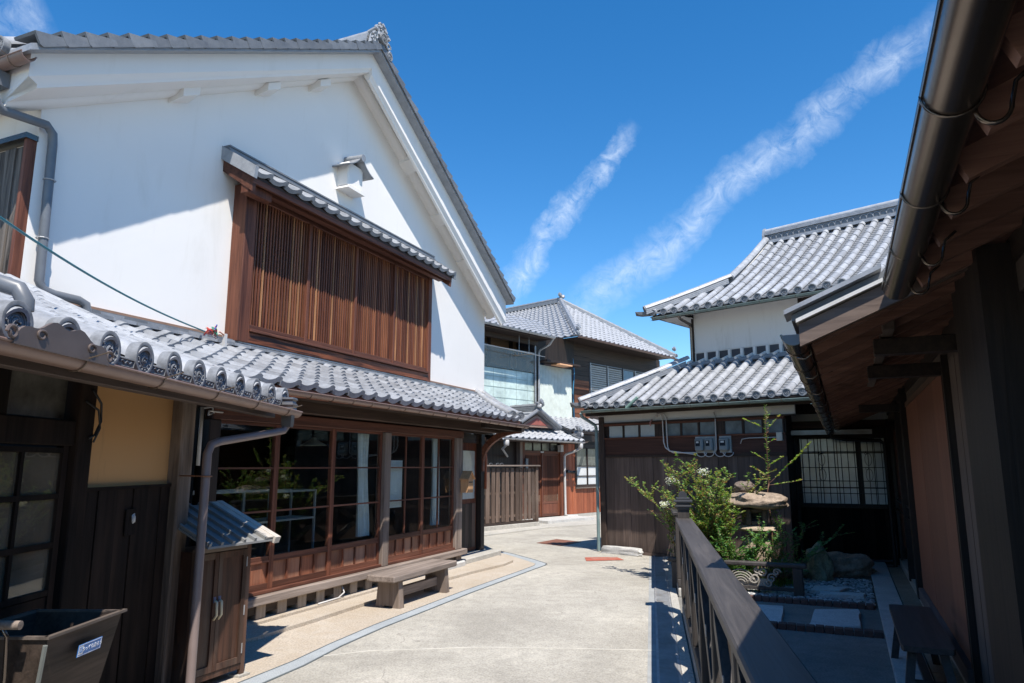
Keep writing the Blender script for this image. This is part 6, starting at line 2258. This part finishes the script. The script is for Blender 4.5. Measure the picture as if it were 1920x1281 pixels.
# grass tufts
def blades(name, lab, cx, cy, rx, ry, cnt, h, m_, z=.02):
    mb = MB(True)
    for i in range(cnt):
        a = random.uniform(0, 6.28); q = math.sqrt(random.random())
        x, y = cx + rx * q * math.cos(a), cy + ry * q * math.sin(a)
        hh = h * random.uniform(.6, 1.2); d = random.uniform(0, 6.28); w = .004
        lx, ly = math.cos(d) * hh * random.uniform(.3, .9), math.sin(d) * hh * random.uniform(.3, .9)
        px, py = -math.sin(d) * w, math.cos(d) * w
        P = [(x - px, y - py, z), (x + px, y + py, z), (x + lx * .35 + px, y + ly * .35 + py, z + hh * .75), (x + lx * .35 - px, y + ly * .35 - py, z + hh * .75), (x + lx, y + ly, z + hh * .80)]
        mb.add(P, [(0, 1, 2, 3), (3, 2, 4)])
    o = mb.build(name, m_, None, kind='stuff')
    return o
def leaf_fn(cols, trans=.35):
    def fn(nt, nd, lk, bs):
        ge = nd.new('ShaderNodeNewGeometry')
        n = len(cols)
        c = ramp(nd, lk, ge.outputs['Random Per Island'], [(i / (n - 1), c_) for i, c_ in enumerate(cols)])
        out = nd['Material Output']
        lk.new(c, bs.inputs['Base Color']); bs.inputs['Roughness'].default_value = .45
        tl = nd.new('ShaderNodeBsdfTranslucent'); lk.new(mixc(nd, lk, 1.0, c, (1.6, 1.7, .8), 'MULTIPLY'), tl.inputs[0])
        mx = nd.new('ShaderNodeMixShader'); mx.inputs[0].default_value = trans
        lk.new(bs.outputs[0], mx.inputs[1]); lk.new(tl.outputs[0], mx.inputs[2]); lk.new(mx.outputs[0], out.inputs[0])
    return fn
GRASS = mat('mondo_grass', leaf_fn([(.06, .14, .02), (.12, .22, .035), (.18, .28, .05)]))
LEAF_Y = mat('fresh_leaf', leaf_fn([(.07, .17, .045), (.12, .24, .05), (.19, .30, .07), (.25, .32, .09), (.27, .27, .09), (.30, .13, .06)]))
LEAF_G = mat('green_leaf', leaf_fn([(.05, .14, .05), (.07, .18, .06), (.11, .24, .07), (.16, .28, .08)]))
PETAL = mat('white_petal', leaf_fn([(.65, .65, .62), (.78, .78, .76)], .25))
blades('grass', '', 3.85, 10.35, .62, .22, 2600, .16, GRASS)
blades('grass', '', 3.2, 9.6, .5, .25, 700, .10, GRASS)
TWIG = wood('twig_bark', (.10, .05, .03), (.22, .12, .08), 'z')


def add_leaf(mb, p, d, size):
    d = Vector(d).normalized()
    side = d.cross(Vector((random.uniform(-.4, .4), random.uniform(-.4, .4), 1))).normalized()
    nrm = side.cross(d)
    w = size * .46
    pts = [p, p + d * size * .35 + side * w * .8 + nrm * .0015, p + d * size * .75 + side * w * .7, p + d * size, p + d * size * .75 - side * w * .7, p + d * size * .35 - side * w * .8 + nrm * .0015]
    mb.add([tuple(q) for q in pts], [(0, 1, 2, 3), (0, 3, 4, 5)])


def twig(tw, lf, a, d, L, r, depth, size, bend=.25, dens=1.0, leafy=.15):
    """growing shoot with paired leaves and side shoots"""
    p = Vector(a); d = Vector(d).normalized()
    n = max(4, int(L / .026))
    pts = [p.copy()]
    for i in range(n):
        u = i / n
        d = (d + Vector((random.uniform(-bend, bend), random.uniform(-bend, bend), random.uniform(-bend, bend) * .6 + .02)) * .35).normalized()
        p = p + d * L / n
        pts.append(p.copy())
        if u > leafy:
            for sgn in (-1, 1):
                if random.random() < .93 * dens:
                    o_ = d.cross(Vector((0, 0, 1))).normalized() * sgn
                    dirl = (o_ + d * random.uniform(.2, .7) + Vector((random.uniform(-.4, .4), random.uniform(-.4, .4), random.uniform(-.1, .5)))).normalized()
                    add_leaf(lf, p, dirl, size * random.uniform(.7, 1.25))
        if depth > 0 and u > .10 and random.random() < .32:
            o_ = Vector((random.uniform(-1, 1), random.uniform(-1, 1), random.uniform(-.3, .9))).normalized()
            twig(tw, lf, p, (d * .7 + o_ * .8), L * random.uniform(.22, .42) * (1 - u * .5), r * .5, depth - 1, size, bend, dens, .1)
    tw.tube(pts, [r * (1 - .75 * i / n) for i in range(len(pts))], 5)


def shrub(name, lab, cat, base, shoots, ml, seed, depth=2, size=.033):
    random.seed(seed)
    t = thing(name, lab, cat, FW, (base[0], -base[1], 0))
    tw, lf = MB(True), MB(True)
    for tip, r in shoots:
        v = Vector(tip) - Vector(base)
        start = Vector((random.uniform(-.08, .08), random.uniform(-.06, .06), .02))
        v2 = Vector((tip[0] - base[0], tip[1] - base[1], tip[2]))
        # local coords: frame FW has s=x, n=-y and MB world flag keeps y
        twig(tw, lf, start, v2 - start, (v2 - start).length, r, depth, size)
    tw.build('stems', TWIG, t, smooth=True, kind='stuff')
    lf.build('foliage', ml, t, kind='stuff')
    return t


# crape myrtle beside the railing
sh1 = []
random.seed(11)
for i in range(46):
    a = random.uniform(0, 1)
    sh1.append(((random.uniform(2.10, 2.82), random.uniform(9.2, 10.3), random.uniform(.60, 1.34)), .008))
sh1 += [((1.95, 9.9, 1.50), .008), ((2.25, 9.8, 1.56), .008), ((2.6, 9.9, 1.58), .008), ((2.95, 9.9, 1.48), .006)]
s1 = shrub('flowering_shrub', 'bushy crape myrtle with red-tipped shoots and white flowers behind the near railing', 'shrub', (2.62, 9.7, 0), sh1, LEAF_Y, 3)
sh2 = []
for i in range(34):
    sh2.append(((random.uniform(2.45, 3.22), random.uniform(9.0, 9.6), random.uniform(.25, .72)), .007))
s2 = shrub('low_shrub', 'dense low green shrub at the foot of the stone lantern', 'shrub', (2.95, 9.35, 0), sh2, LEAF_G, 5)
sh3 = [((3.66, 10.2, 2.42), .012), ((4.38, 10.0, 1.85), .009), ((4.12, 9.9, 1.50), .006), ((3.46, 10.2, 2.25), .004), ((3.90, 10.2, 2.32), .004)]
shrub('young_tree', 'slender young tree with small leaves reaching up beside the stone lantern', 'tree', (3.62, 10.15, 0), [], LEAF_Y, 8, 0, .034)
yt = [o_ for o_ in bpy.data.objects if o_.name.startswith('young_tree')][0]
tw, lf = MB(True), MB(True)
random.seed(21)
tw.tube([(0, 0, 0), (.02, .02, .6), (.0, .04, 1.2), (.03, .05, 1.3)], [.013, .011, .009, .008], 6)
twig(tw, lf, (.03, .05, 1.25), (.0, .0, 1), 1.15, .008, 0, .042, .05, 1.0, .05)
for z0, tip, L_ in ((1.30, (.70, -.10, .55), .85), (1.28, (.45, -.1, .02), .45), (1.40, (-.25, 0, .14), .26), (1.55, (.22, 0, .1), .24), (1.62, (-.22, .05, .12), .24), (2.05, (.24, 0, .20), .30), (2.08, (-.30, 0, .10), .32), (2.15, (.10, .1, .2), .2), (1.45, (.18, .1, .05), .2), (1.36, (-.2, -.1, 0), .25), (1.85, (.10, -.05, .08), .12)):
    twig(tw, lf, (.03, .05, z0), tip, L_, .005, 0, .044, .16, .85, .1)
tw.build('branches', TWIG, yt, smooth=True, kind='stuff'); lf.build('branch_leaves', LEAF_Y, yt, kind='stuff')
sh4 = [((3.5, 9.4, .95), .006), ((3.72, 9.5, .90), .006), ((3.45, 9.3, .70), .006), ((3.6, 9.4, .55), .006), ((3.2, 9.3, .85), .006), ((4.35, 9.9, .55), .006), ((4.6, 10.0, .50), .006), ((4.25, 9.8, .42), .005)]
shrub('leafy_shoots', 'thin leafy shoots arching low between the lantern and the mossy boulder', 'plant', (3.5, 9.6, 0), sh4, LEAF_G, 9, 1)

# white flower heads
def flowers(c, r, lab, seed):
    random.seed(seed)
    mb = MB(True)
    for i in range(130):
        d = Vector((random.gauss(0, 1), random.gauss(0, 1), random.gauss(0, 1))).normalized() * r * random.uniform(.3, 1)
        add_leaf(mb, Vector(c) + Vector((d.x * 1.2, d.y, d.z * .8)), (random.uniform(-1, 1), random.uniform(-1, 1), random.uniform(-.3, 1)), .022)
    o = mb.build('flower_head', PETAL)
    o['label'] = lab; o['category'] = 'flower'; o['group'] = 'white flower heads of the shrub'
flowers((2.17, 9.75, 1.34), .085, 'white flower head standing just above the railing post cap', 1)
flowers((2.60, 9.7, 1.47), .075, 'white flower head deeper in the shrub, highest of the three', 2)
flowers((2.06, 9.75, 1.03), .060, 'small white flower head low down left of the railing post', 3)
mb = MB(True); mb.tube([(2.06, 9.75, 1.0), (2.3, 9.7, .9), (2.6, 9.7, .6)], .004, 5); mb.tube([(2.17, 9.75, 1.3), (2.3, 9.72, 1.1), (2.6, 9.7, .7)], .005, 5)
o = mb.build('flower_stems', TWIG, None, smooth=True, kind='stuff')

# ------------------------------------------------------------------ ground beyond the view, simple house backs seen only in reflections
